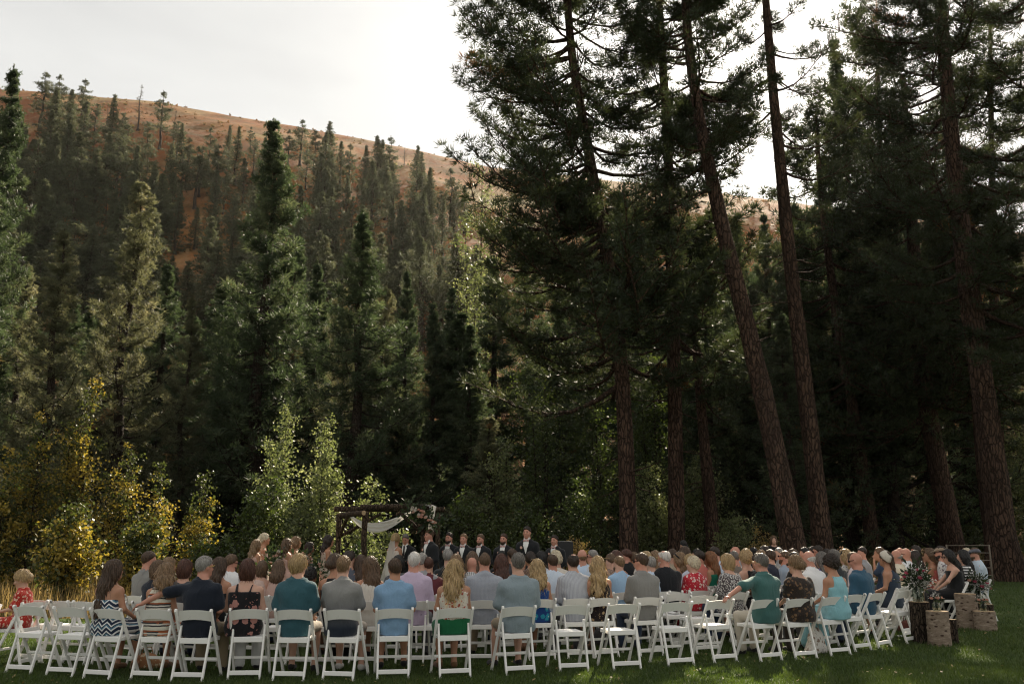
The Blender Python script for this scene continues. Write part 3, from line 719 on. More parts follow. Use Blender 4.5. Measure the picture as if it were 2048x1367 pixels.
for px, py, h, k, wd in [(600, 330, 11, 1, 1), (628, 345, 12, 1, 1), (655, 340, 11, 2, 1.1), (680, 380, 11, 0, 1), (612, 380, 11, 2, 1), (640, 420, 12, 0, 1), (575, 345, 9, 1, 1), (728, 400, 13, 2, 1.1), (752, 395, 13, 0, 1), (778, 400, 13, 1, 1.1),
                         (770, 440, 12, 2, 1), (742, 455, 12, 0, 1), (832, 440, 12, 1, 1), (860, 430, 9, 2, 1), (880, 470, 9, 1, 1), (905, 480, 9, 2, 1), (845, 520, 12, 0, 1), (885, 530, 10, 2, 1), (908, 455, 8, 1, 1), (800, 520, 11, 2, 1),
                         (236, 320, 14, 0, 0.9), (215, 340, 16, 2, 1), (352, 330, 12, 1, 1), (372, 375, 12, 1, 1), (398, 395, 12, 1, 0.9), (416, 345, 12, 1, 0.8), (432, 400, 12, 1, 1), (455, 340, 10, 2, 1), (470, 370, 12, 2, 1), (445, 430, 12, 0, 1.1),
                         (425, 470, 12, 0, 1), (470, 480, 12, 2, 1), (500, 300, 6, 1, 1), (505, 480, 12, 0, 1), (80, 260, 14, 1, 1), (110, 250, 12, 1, 1.1), (135, 265, 13, 0, 1), (160, 262, 13, 1, 1), (185, 290, 13, 2, 1), (95, 330, 16, 2, 1),
                         (125, 345, 17, 1, 1), (155, 350, 16, 0, 1), (180, 370, 15, 2, 1), (205, 400, 15, 0, 1), (240, 400, 14, 1, 1), (262, 430, 13, 2, 1), (225, 450, 14, 1, 1), (180, 450, 15, 2, 1), (140, 440, 15, 0, 1), (100, 430, 15, 2, 1),
                         (335, 420, 12, 2, 1), (320, 470, 12, 0, 1), (350, 510, 11, 2, 1), (290, 500, 13, 1, 1), (250, 520, 13, 0, 1), (200, 520, 13, 2, 1), (420, 540, 11, 2, 1), (460, 560, 11, 0, 1), (500, 560, 12, 2, 1), (630, 470, 11, 2, 1), (660, 500, 11, 0, 1),
                         (690, 470, 11, 2, 1), (700, 530, 11, 1, 1), (780, 560, 11, 0, 1), (820, 570, 10, 2, 1), (30, 400, 16, 0, 1), (10, 330, 16, 2, 1), (60, 460, 16, 1, 1), (1130, 420, 7, 1, 1), (1240, 440, 7, 0, 1), (1420, 460, 7, 1, 1), (1180, 480, 8, 2, 1)]:
    hill_tree(px, py, h * rnd.uniform(0.9, 1.1), V_hill[k], wd)
for px, lo, hi in [(x, 0, 0) for x in range(-20, 960, 30)]:
    for row in range(2):
        px_, py_ = px + rnd.uniform(-14, 14), rnd.uniform(560, 625) if row == 0 else rnd.uniform(640, 720)
        if 355 < px_ < 440 and row == 0: continue
        hill_tree(px_, py_, rnd.uniform(9, 13.5) * (1.2 if px < 300 else 0.9 if row == 0 else 1.1), V_hill[rnd.choice((0, 2, 2))], 1.2, ('upper' if row == 0 else 'lower') + ' tier grey green conifer ' + hill_place(px_, 900).replace(' low down', '') + ' low down')
for _ in range(95):
    px_, py_ = (rnd.uniform(-10, 560), rnd.uniform(330, 580)) if rnd.random() < 0.62 else (rnd.uniform(570, 935), rnd.uniform(370, 580))
    if 345 < px_ < 445 and py_ > 440 or 440 < px_ < 505 and py_ < 420 or 880 < px_ < 945 and py_ > 490 or py_ < 300 + px_ * 0.07: continue
    hill_tree(px_, py_, rnd.uniform(9, 14), V_hill[rnd.choice((0, 0, 2, 1))], 1.0)
for px, py, h in [(345, 300, 9), (290, 330, 11), (505, 350, 9), (500, 420, 11), (808, 330, 5), (210, 275, 9), (530, 330, 7)]:
    hill_tree(px, py, h, V_snag[0], 0.9, 'thin bare dead conifer ' + hill_place(px, py))

# those that share a place are told apart by their order from the left
_same = {}
for o_ in SC.objects:
    if o_.get('group') == GH: _same.setdefault(o_['label'], []).append(o_)
ORD = ['leftmost', 'second from left', 'third from left', 'fourth from left', 'fifth from left', 'sixth from left', 'seventh from left', 'eighth from left', 'ninth from left', 'tenth from left', 'eleventh from left', 'twelfth from left', 'thirteenth from left', 'fourteenth from left']
for lab, os_ in _same.items():
    if len(os_) > 1:
        for i, o_ in enumerate(sorted(os_, key=lambda q: q.location.x / q.location.y)): o_['label'] = lab + ', ' + (ORD[i] if i < len(ORD) else 'farther right')

# --- broadleaved trees and brush
def leafy(seed, px, apex_py, Y, half_px, label, leaf, group, stems=4, branches=34, leaves=34, size=0.085, name='leafy_tree', bark='bark_grey', **kw):
    a = at(px, apex_py, Y); gz = land(a.x, Y); H = a.z - gz
    tr, cr = broadleaf(seed, H, half_px * Y / FPX, stems, branches, leaves, size, **kw)
    return plant(name, tr, cr, M[bark], M[leaf], (a.x, Y, gz - 0.05), label, 'tree' if 'tree' in name else 'bush', group, trunk_name='stems')
GY = 'yellowing trees at the left'
leafy(61, 178, 755, 25, 85, 'tallest yellowing tree at the left, narrow at the top', 'leaf_yellow', GY, 4, 56, 40, 0.088, spire=1.35)
leafy(62, 78, 825, 24, 80, 'yellowing tree left of the tallest one', 'leaf_yellow', GY, 4, 46, 38, 0.088, spire=1.3)
leafy(63, 255, 890, 25.5, 66, 'yellow and green tree right of the tallest yellow one', 'leaf_yellow', GY, 4, 40, 36, 0.085, spire=1.3)
leafy(64, 322, 925, 24, 52, 'small yellowing tree with green tip left of the gap', 'leaf_yellow', GY, 4, 36, 34, 0.085, spire=1.3)
leafy(65, 402, 950, 24.5, 52, 'rightmost small yellow tree with a pointed tip', 'leaf_yellow', GY, 4, 36, 34, 0.085, spire=1.3)
leafy(66, 14, 900, 23, 70, 'yellowing bush cut by the left edge', 'leaf_yellow', GY, 5, 32, 40, 0.10, name='leafy_bush')
leafy(67, 150, 1010, 21, 80, 'low yellow bush behind the girl in red', 'leaf_yellow', GY, 7, 26, 40, 0.10, name='leafy_bush')
leafy(68, 290, 1040, 21.5, 66, 'low yellow bush behind the man in grey shirt', 'leaf_yellow', GY, 7, 24, 38, 0.10, name='leafy_bush')
leafy(69, 430, 1075, 21.5, 60, 'low green bush left of the bridesmaids', 'leaf_green', None, 6, 22, 36, 0.09, name='leafy_bush')
GB = 'birches beside the arch'
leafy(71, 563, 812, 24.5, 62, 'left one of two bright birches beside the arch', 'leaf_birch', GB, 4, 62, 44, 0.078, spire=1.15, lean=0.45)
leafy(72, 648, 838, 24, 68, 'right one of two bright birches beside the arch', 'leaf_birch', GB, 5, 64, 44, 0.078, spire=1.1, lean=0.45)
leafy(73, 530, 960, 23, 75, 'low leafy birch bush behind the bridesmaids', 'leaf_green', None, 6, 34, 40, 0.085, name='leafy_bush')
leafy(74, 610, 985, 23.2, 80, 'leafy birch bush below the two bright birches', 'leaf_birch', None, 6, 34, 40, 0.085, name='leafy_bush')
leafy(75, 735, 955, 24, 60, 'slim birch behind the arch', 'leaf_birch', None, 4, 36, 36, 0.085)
leafy(76, 770, 1060, 22.5, 75, 'low leafy bush under the arch drape', 'leaf_birch', None, 7, 26, 34, 0.085, name='leafy_bush')
GG = 'broadleaved trees behind the groomsmen'
leafy(81, 1085, 690, 35, 120, 'green broadleaved tree behind the rightmost groomsmen', 'leaf_green', GG, 3, 60, 44, 0.105)
leafy(82, 1195, 740, 38, 105, 'green broadleaved tree left of the reddish first trunk', 'leaf_green', GG, 3, 52, 42, 0.105)
leafy(83, 1300, 700, 39, 110, 'bright green tree between the first two tall pines', 'leaf_green', GG, 4, 54, 44, 0.11)
leafy(84, 1010, 880, 33, 70, 'leafy tree with yellow tips behind the young pale pine', 'leaf_birch', GG, 4, 34, 40, 0.11)
leafy(85, 940, 985, 30, 80, 'low bush behind the groomsmen at the left', 'leaf_green', GG, 6, 28, 36, 0.10, name='leafy_bush')
leafy(86, 1045, 1000, 30, 85, 'low bush behind the tallest groomsman', 'leaf_green', GG, 6, 30, 40, 0.10, name='leafy_bush')
leafy(87, 1160, 960, 32, 85, 'low dark bush right of the last groomsman', 'leaf_green', GG, 6, 30, 44, 0.10, name='leafy_bush')
leafy(88, 955, 318, 62, 72, 'tall slim cottonwood rising over the hill crest left of the bushy pine', 'leaf_birch', None, 5, 70, 34, 0.17, spire=0.9, base=0.35, lean=0.6)
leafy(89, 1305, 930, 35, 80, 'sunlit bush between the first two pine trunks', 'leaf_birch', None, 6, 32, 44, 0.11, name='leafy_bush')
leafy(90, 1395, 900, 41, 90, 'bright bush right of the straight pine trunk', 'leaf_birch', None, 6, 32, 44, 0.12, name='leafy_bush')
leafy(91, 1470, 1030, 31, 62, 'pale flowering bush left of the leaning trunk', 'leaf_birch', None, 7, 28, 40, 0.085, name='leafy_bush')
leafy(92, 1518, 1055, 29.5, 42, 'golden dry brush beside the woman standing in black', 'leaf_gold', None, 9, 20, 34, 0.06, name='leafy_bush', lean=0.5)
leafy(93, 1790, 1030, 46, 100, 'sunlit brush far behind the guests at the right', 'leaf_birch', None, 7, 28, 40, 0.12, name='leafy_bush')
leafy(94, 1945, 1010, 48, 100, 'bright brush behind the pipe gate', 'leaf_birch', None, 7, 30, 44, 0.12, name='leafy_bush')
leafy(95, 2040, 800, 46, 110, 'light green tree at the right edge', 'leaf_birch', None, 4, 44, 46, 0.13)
leafy(96, 1150, 1075, 27, 45, 'low bush with dry tips behind the front rows', 'leaf_gold', None, 8, 18, 26, 0.07, name='leafy_bush')
# ------------------------------------------------------------------ cloth, skin, hair
def m_skin(name, c):
    t = NT(name); o = t.coord('Object')
    n = t.noise(o, 14, 3); col = t.mix(t.math('MULTIPLY', n, 0.5), c, (c[0] * 0.8, c[1] * 0.62, c[2] * 0.55))
    return t.done(t.bsdf(col, 0.5, t.bump(t.noise(o, 160, 2), 0.08, 0.004), 0.35, **{'Subsurface Weight': 0.06, 'Subsurface Scale': 0.02}))
SKIN = {'fair': m_skin('fair skin', (0.56, 0.34, 0.25)), 'tan': m_skin('tanned skin', (0.44, 0.235, 0.145)), 'red': m_skin('ruddy skin', (0.52, 0.265, 0.19)), 'brown': m_skin('brown skin', (0.20, 0.10, 0.06))}
_hair = {}
def m_hair(c, curl=0.0):
    k = (c, curl)
    if k in _hair: return _hair[k]
    t = NT('hair'); o = t.coord('Object')
    v = t.mapping(o, (70, 70, 7) if not curl else (45, 45, 30))
    n = t.noise(v, 1.0, 4, 0.6, dist=0.5); big = t.noise(o, 9, 3)
    col = t.ramp(t.math('ADD', t.math('MULTIPLY', n, 0.8), t.math('MULTIPLY', big, 0.3)), [(0.30, tuple(q * 0.38 for q in c)), (0.52, c), (0.75, tuple(min(q * 1.75 + 0.01, 0.85) for q in c))])
    s = t.bsdf(col, 0.42, t.bump(n, 0.9, 0.012), 0.4)
    _hair[k] = t.done(t.thin(s, t.mix(1.0, col, (1.5, 1.35, 1.1), 'MULTIPLY'), 0.22)); return _hair[k]
HC = dict(black=(0.012, 0.010, 0.009), dark=(0.030, 0.019, 0.013), brown=(0.065, 0.038, 0.022), mid=(0.11, 0.066, 0.036), light=(0.20, 0.125, 0.066), blond=(0.36, 0.25, 0.125), pale=(0.55, 0.46, 0.33), white=(0.62, 0.59, 0.54), grey=(0.26, 0.245, 0.225), ginger=(0.20, 0.085, 0.033), salt=(0.14, 0.125, 0.11), auburn=(0.075, 0.03, 0.018))
_cloth = {}
def cloth(kind, c1, c2=(0.8, 0.8, 0.78), c3=(0.1, 0.1, 0.1), sc=1.0):
    k = (kind, c1, c2, c3, sc)
    if k in _cloth: return _cloth[k]
    t = NT(kind + ' cloth'); o = t.coord('Object')
    sep = t.new('SeparateXYZ'); t.link(o, sep.inputs[0])
    band = lambda ax, f, w: t.math('GREATER_THAN', t.math('SINE', t.math('MULTIPLY', sep.outputs[ax], f)), w)
    if kind == 'plain': col = c1
    elif kind == 'heather': col = t.mix(t.noise(o, 180 * sc, 2), c1, c2)
    elif kind == 'ombre':
        r = t.new('MapRange'); r.inputs[1].default_value = 0.55; r.inputs[2].default_value = 0.95; t.link(sep.outputs[2], r.inputs[0]); col = t.mix(r.outputs[0], c2, c1)
    elif kind == 'check':
        col = t.mix(t.math('MULTIPLY', t.math('ADD', band(0, 420 * sc, 0.2), band(2, 420 * sc, 0.2)), 0.5), c1, c2)
    elif kind == 'stripe_h':
        col = t.mix(band(2, 95 * sc, 0.0), c1, c2)
    elif kind == 'sunset':
        w = t.math('ADD', t.math('MULTIPLY', sep.outputs[2], 9.0), t.math('MULTIPLY', t.noise(o, 6, 2), 0.25))
        col = t.ramp(t.math('FRACT', w), [(0.0, c1), (0.3, c2), (0.45, c3), (0.6, c2), (0.75, (0.30, 0.09, 0.04)), (0.9, c1)], 'CONSTANT')
    elif kind == 'stripe_v': col = t.mix(band(0, 330 * sc, 0.35), c1, c2)
    elif kind == 'chevron':
        z = t.math('ADD', t.math('MULTIPLY', sep.outputs[2], 60 * sc), t.math('MULTIPLY', t.math('PINGPONG', t.math('MULTIPLY', sep.outputs[0], 60 * sc), 3.1), 1.0))
        a = t.math('FRACT', t.math('MULTIPLY', z, 0.16))
        col = t.ramp(a, [(0.0, c1), (0.34, c2), (0.52, c3), (0.68, c1), (0.82, c2)], 'CONSTANT')
    elif kind == 'floral':
        warp = t.new('VectorMath', operation='ADD'); t.link(o, warp.inputs[0]); ws = t.new('VectorMath', operation='SCALE'); ws.inputs['Scale'].default_value = 0.06
        t.link(t.noise(o, 22, 3, out='Color'), ws.inputs[0]); t.link(ws.outputs[0], warp.inputs[1])
        d = t.voronoi(warp.outputs[0], 11 * sc); cid = t.voronoi(warp.outputs[0], 11 * sc, out='Color')
        fl = t.ramp(d, [(0.0, c3), (0.10, c2), (0.40, c2), (0.43, c1)], 'CONSTANT')
        d2 = t.voronoi(warp.outputs[0], 27 * sc); c2b = tuple(q * 0.8 for q in c2)
        fl2 = t.mix(t.math('LESS_THAN', d2, 0.22), c1, c2b)
        s2 = t.new('SeparateColor'); t.link(cid, s2.inputs[0])
        col = t.mix(t.math('GREATER_THAN', s2.outputs[0], 0.42), fl2, fl)
    elif kind == 'lace':
        col = t.mix(t.math('GREATER_THAN', t.voronoi(o, 55 * sc), 0.42), c1, c2)
    n = t.noise(t.mapping(o, (1, 1, 0.45), (0.0, 0.5, 0.3)), 8, 4, 0.55, dist=1.8)
    h = t.math('ADD', n, t.math('MULTIPLY', t.noise(o, 300, 1), 0.08))
    sh = t.bsdf(col, 0.82, t.bump(h, 0.5, 0.03), 0.2, **{'Sheen Weight': 0.15})
    _cloth[k] = t.done(sh); return _cloth[k]
M['shoe_dark'] = cloth('plain', (0.02, 0.018, 0.018)); M['shoe_pale'] = cloth('plain', (0.5, 0.48, 0.45)); M['sandal'] = cloth('plain', (0.16, 0.085, 0.04))
def plastic(name, c, rough=0.35, spec=0.5):
    t = NT(name); return t.done(t.bsdf(c, rough, None, spec))
M['lens'] = plastic('dark lenses', (0.008, 0.008, 0.009), 0.12, 0.6)
M['lens_rim'] = plastic('white frame', (0.7, 0.7, 0.7))
M['eye'] = plastic('eye', (0.03, 0.022, 0.018), 0.2)
M['gold'] = plastic('gold wire', (0.5, 0.36, 0.14), 0.3)

# ------------------------------------------------------------------ bodies grown as one smooth surface from a distance field
def rot(yaw=0, pitch=0, roll=0):
    return np.array(Matrix.Rotation(yaw, 3, 'Z') @ Matrix.Rotation(pitch, 3, 'X') @ Matrix.Rotation(roll, 3, 'Y'))
class Fld:
    def __init__(s, lo, hi, h):
        s.lo = np.array(lo, float); s.h = h; s.n = np.ceil((np.array(hi) - s.lo) / h).astype(int) + 1
        s.ax = [(s.lo[i] + h * np.arange(s.n[i])).astype(np.float32) for i in range(3)]
        s.A = np.full(s.n, 0.2, np.float32)
    def win(s, lo, hi, pad):
        i0 = np.clip(np.floor((np.array(lo) - pad - s.lo) / s.h).astype(int), 0, s.n - 1); i1 = np.clip(np.ceil((np.array(hi) + pad - s.lo) / s.h).astype(int) + 1, 1, s.n)
        sl = tuple(slice(a, b) for a, b in zip(i0, i1))
        return sl, s.ax[0][sl[0]][:, None, None], s.ax[1][sl[1]][None, :, None], s.ax[2][sl[2]][None, None, :]
    def put(s, sl, d, k):
        A = s.A[sl]
        if k <= 0: s.A[sl] = np.minimum(A, d); return
        q = np.maximum(k - np.abs(A - d), 0) / k
        s.A[sl] = np.minimum(A, d) - q * q * k * 0.25
    def cone(s, a, b, ra, rb, k=0.03, sq=1.0):
        a = np.array(a, float); b = np.array(b, float); r = max(ra, rb)
        sl, X, Y, Z = s.win(np.minimum(a, b) - r, np.maximum(a, b) + r, k + 2 * s.h)
        ab = (b - a) * [1, 1 / sq, 1]; L2 = float(ab @ ab) + 1e-9
        px, py, pz = X - a[0], (Y - a[1]) / sq, Z - a[2]
        t = np.clip((px * ab[0] + py * ab[1] + pz * ab[2]) / L2, 0, 1)
        d = np.sqrt((px - t * ab[0]) ** 2 + (py - t * ab[1]) ** 2 + (pz - t * ab[2]) ** 2) - (ra + t * (rb - ra))
        s.put(sl, d * (sq if sq < 1 else 1.0), k)
    def local(s, c, Rm, reach, pad=0.04):
        sl, X, Y, Z = s.win(np.array(c) - reach, np.array(c) + reach, pad)
        x, y, z = X - c[0], Y - c[1], Z - c[2]
        return sl, x * Rm[0, 0] + y * Rm[1, 0] + z * Rm[2, 0], x * Rm[0, 1] + y * Rm[1, 1] + z * Rm[2, 1], x * Rm[0, 2] + y * Rm[1, 2] + z * Rm[2, 2]
    def ell(s, c, r, k=0.03, Rm=np.eye(3)):
        sl, u, v, w = s.local(c, Rm, max(r), k + 2 * s.h); s.put(sl, elld(u, v, w, (0, 0, 0), r), k)
    def torso(s, prof, k=0.03, off=0.0, zmin=-9, zmax=9):
        P = np.array(prof, float); z0, z1 = max(P[0, 0] - off, zmin), min(P[-1, 0] + off, zmax)
        sl, X, Y, Z = s.win((-0.45 + P[:, 3].min(), P[:, 4].min() - 0.3, z0), (0.45 + P[:, 3].max(), P[:, 4].max() + 0.3, z1), 0.02)
        f = [np.interp(Z.ravel(), P[:, 0], P[:, i]).astype(np.float32)[None, None, :] for i in range(1, 5)]
        rx, ry = f[0] + off, f[1] + off
        q = (np.abs((X - f[2]) / rx) ** 2.3 + np.abs((Y - f[3]) / ry) ** 2.3) ** (1 / 2.3) - 1
        d = np.maximum(np.maximum(q * np.minimum(rx, ry), z0 - Z), Z - z1)
        s.put(sl, d, k)
    def cut(s, fn):
        X, Y, Z = s.ax[0][:, None, None], s.ax[1][None, :, None], s.ax[2][None, None, :]
        s.A = np.maximum(s.A, fn(X, Y, Z)).astype(np.float32)
    def folds(s, amp, seed):
        X, Y, Z = s.ax[0][:, None, None], s.ax[1][None, :, None], s.ax[2][None, None, :]
        q = seed * 1.7
        n = np.sin(X * 21 + Z * 17 + q + 1.5 * np.sin(Z * 13 + q)) * 0.6 + np.sin(X * 13 - Z * 31 + q * 2 + Y * 9 + 1.2 * np.sin(X * 19)) * 0.5 + np.sin(Z * 47 + X * 11 * np.sin(q) + Y * 25) * 0.3
        s.A = s.A + (amp * n).astype(np.float32)
    def mesh(s, name, mat, adapt=None):
        A = s.A
        A[0] = np.maximum(A[0], 0.01); A[-1] = np.maximum(A[-1], 0.01); A[:, 0] = np.maximum(A[:, 0], 0.01); A[:, -1] = np.maximum(A[:, -1], 0.01); A[:, :, 0] = np.maximum(A[:, :, 0], 0.01); A[:, :, -1] = np.maximum(A[:, :, -1], 0.01)
        g = vdb.FloatGrid(0.2); g.copyFromArray(np.ascontiguousarray(np.clip(A, -3 * s.h, 3 * s.h) / s.h))
        V, T, Q = g.convertToPolygons(isovalue=0.0, adaptivity=ADAPT)
        if len(V) == 0: return None
        return np_mesh(name, V * s.h + s.lo, [T[:, ::-1], Q[:, ::-1]], mat, True)
ADAPT = 0.06
def elld(u, v, w, c, r):
    a, b, e = (u - c[0]) / r[0], (v - c[1]) / r[1], (w - c[2]) / r[2]
    k0 = np.sqrt(a * a + b * b + e * e); k1 = np.sqrt((a / r[0]) ** 2 + (b / r[1]) ** 2 + (e / r[2]) ** 2) + 1e-6
    return k0 * (k0 - 1) / k1
def smin(a, b, k):
    q = np.maximum(k - np.abs(a - b), 0) / k
    return np.minimum(a, b) - q * q * k * 0.25
def cap_cone(u, v, w, a, b, ra, rb, sq=1.0):
    a = np.array(a); b = np.array(b); ab = (b - a) * [1, 1 / sq, 1]; L2 = ab @ ab
    pu, pv, pw = u - a[0], (v - a[1]) / sq, w - a[2]
    t = np.clip((pu * ab[0] + pv * ab[1] + pw * ab[2]) / L2, 0, 1)
    return (np.sqrt((pu - t * ab[0]) ** 2 + (pv - t * ab[1]) ** 2 + (pw - t * ab[2]) ** 2) - (ra + t * (rb - ra))) * sq

def hair_field(style, hc, Rm, h, seed, ln=0.36):
    reach = 0.17 if style in ('short', 'thin', 'fringe', 'buzz', 'curly', 'updo', 'mop') else 0.2 + (ln if style in ('long', 'wavy', 'pony') else 0.08)
    lo, hi = np.array(hc) - [0.2, 0.26, reach], np.array(hc) + [0.2, 0.2, 0.2]
    F = Fld(lo, hi, h); X, Y, Z = F.ax[0][:, None, None] - hc[0], F.ax[1][None, :, None] - hc[1], F.ax[2][None, None, :] - hc[2]
    u = X * Rm[0, 0] + Y * Rm[1, 0] + Z * Rm[2, 0]; v = X * Rm[0, 1] + Y * Rm[1, 1] + Z * Rm[2, 1]; w = X * Rm[0, 2] + Y * Rm[1, 2] + Z * Rm[2, 2]
    cap = lambda o, lift=0.0: elld(u, v, w, (0, -0.012, 0.020), (0.077 + o * 0.75, 0.098 + o, 0.100 + o + lift))
    line = lambda b=-0.004, m=1.0: (b + np.where(v > 0, m, 0.68 * m) * v - w) * 0.76
    face = elld(u, v, w, (0, 0.115, -0.035), (0.074, 0.10, 0.118))
    phi = np.arctan2(u, -v + 0.001); q = seed * 2.3
    strand = 0.0035 * np.sin(phi * 23 + q + 2.2 * np.sin(w * 30 + q)) + 0.0025 * np.sin(phi * 41 + w * 35 + q)
    lump = 0.010 * np.sin(u * 95 + q + 2 * np.sin(w * 60)) * np.sin(v * 90 + q) * np.sin(w * 85 + 1 + q)
    if style == 'short': top_ = np.clip((w + 0.015) / 0.085, 0, 1); d = np.maximum(np.maximum(cap(0.004 + 0.011 * top_, 0.004) + strand * (0.5 + 0.7 * top_) + 0.4 * lump * top_, line()), -elld(u, v, w, (0, 0.128, 0.028), (0.066, 0.070, 0.062)))
    elif style == 'mop': d = np.maximum(cap(0.024, 0.010) + strand * 1.6 + lump * 0.3, line(-0.05, 0.95))
    elif style == 'buzz': d = np.maximum(cap(0.006) + strand * 0.3, line())
    elif style == 'thin': d = np.maximum(np.maximum(cap(0.011) + strand, line()), -elld(u, v, w, (0, -0.005, 0.125), (0.058, 0.085, 0.065)))
    elif style == 'fringe': d = np.maximum(np.maximum(cap(0.009) + strand, line(-0.01)), w - 0.012 + 0.25 * (v + 0.1))
    elif style == 'curly': d = np.maximum(cap(0.026, 0.012) + lump * 1.25 + strand, np.maximum(line(-0.045, 0.6), -face))
    elif style == 'updo':
        d = np.maximum(cap(0.016, 0.006) + strand * 1.3, np.maximum(line(-0.03, 0.75), -face))
        d = smin(d, elld(u, v, w, (0.012 * math.sin(q), -0.112, -0.012), (0.060, 0.046, 0.056)) + lump * 0.7, 0.025)
    else:
        d = smin(cap(0.019, 0.004), elld(u, v, w, (0, -0.030, -0.055), (0.094, 0.080, 0.105)), 0.04)
        if style == 'bob': d = np.maximum(d + strand * 1.4, np.maximum(-face, -0.145 + 0.15 * v - w))
        elif style == 'pony':
            d = np.maximum(cap(0.014) + strand, np.maximum(line(-0.03, 0.75), -face))
            d = smin(d, cap_cone(u, v, w, (0, -0.10, 0.02), (0.02, -0.15, -ln * 0.8), 0.040, 0.022) + strand * 2, 0.02)
        else:
            wave = 0.011 if style == 'wavy' else 0.003
            uu = u + wave * np.sin(w * 42 + v * 20 + q); vv = v + wave * 0.9 * np.sin(w * 36 + u * 25 + q * 1.3)
            mid_ = (0.0, -0.118, -min(0.20, ln * 0.7)); d = smin(d, cap_cone(uu, vv, w, (0, -0.055, -0.02), mid_, 0.098, 0.088, 0.60), 0.04); d = smin(d, cap_cone(uu, vv, w, mid_, (0.0, -0.118 - 0.22 * max(0, ln - 0.2), -ln), 0.088, 0.058, 0.52), 0.04)
            d = smin(d, cap_cone(uu, vv, w, (0.07, -0.02, -0.03), (0.082, -0.115, -ln * 0.85), 0.038, 0.026), 0.03)
            d = smin(d, cap_cone(uu, vv, w, (-0.07, -0.02, -0.03), (-0.082, -0.115, -ln * 0.9), 0.038, 0.026), 0.03)
            d = np.maximum(d + strand * 1.5 + wave * 0.5 * np.sin(phi * 13 + w * 60 + q), -face)
    F.A = np.broadcast_to(d, F.A.shape).astype(np.float32).copy()
    return F

def loose_locks(me, hc, Rm, n, length, seed, name, mat, lift=0.006, width=0.0045):
    """fine locks lying on and standing off the hair, following gravity"""
    gen = np.random.default_rng(seed); nv = len(me.vertices)
    co = np.empty(nv * 3, np.float32); me.vertices.foreach_get('co', co); co = co.reshape(-1, 3)
    no = np.empty(nv * 3, np.float32); me.vertices.foreach_get('normal', no); no = no.reshape(-1, 3)
    i = gen.integers(0, nv, n); p, nn = co[i], no[i]
    crown = np.array(hc) + Rm @ np.array([0, -0.03, 0.11])
    away = unit(p - crown); down = np.array([0, 0, -1.0])
    d = unit(away * 0.5 + down[None] * 0.9 + gen.normal(size=(n, 3)) * 0.22); d = unit(d - nn * (d * nn).sum(1, keepdims=True) * 0.85)
    L = length * gen.uniform(0.4, 1.2, (n, 1)); s = unit(np.cross(d, nn)) * width * gen.uniform(0.5, 1.2, (n, 1)) * 0.5
    o = nn * lift * gen.uniform(-0.1, 1.0, (n, 1)); sw = gen.normal(size=(n, 3)) * 0.006
    p0 = p; p1 = p + d * L * 0.5 + o + sw; p2 = p + d * L + o * gen.uniform(0, 1.6, (n, 1)) - sw + down * 0.1 * L
    V = np.stack([p0 - s, p0 + s, p1 + s * 0.8, p1 - s * 0.8, p2], 1).reshape(-1, 3); b = np.arange(n)[:, None] * 5
    return np_mesh(name, V, [b + [[3, 2, 4]], b + [[0, 1, 2, 3]]], mat, True)

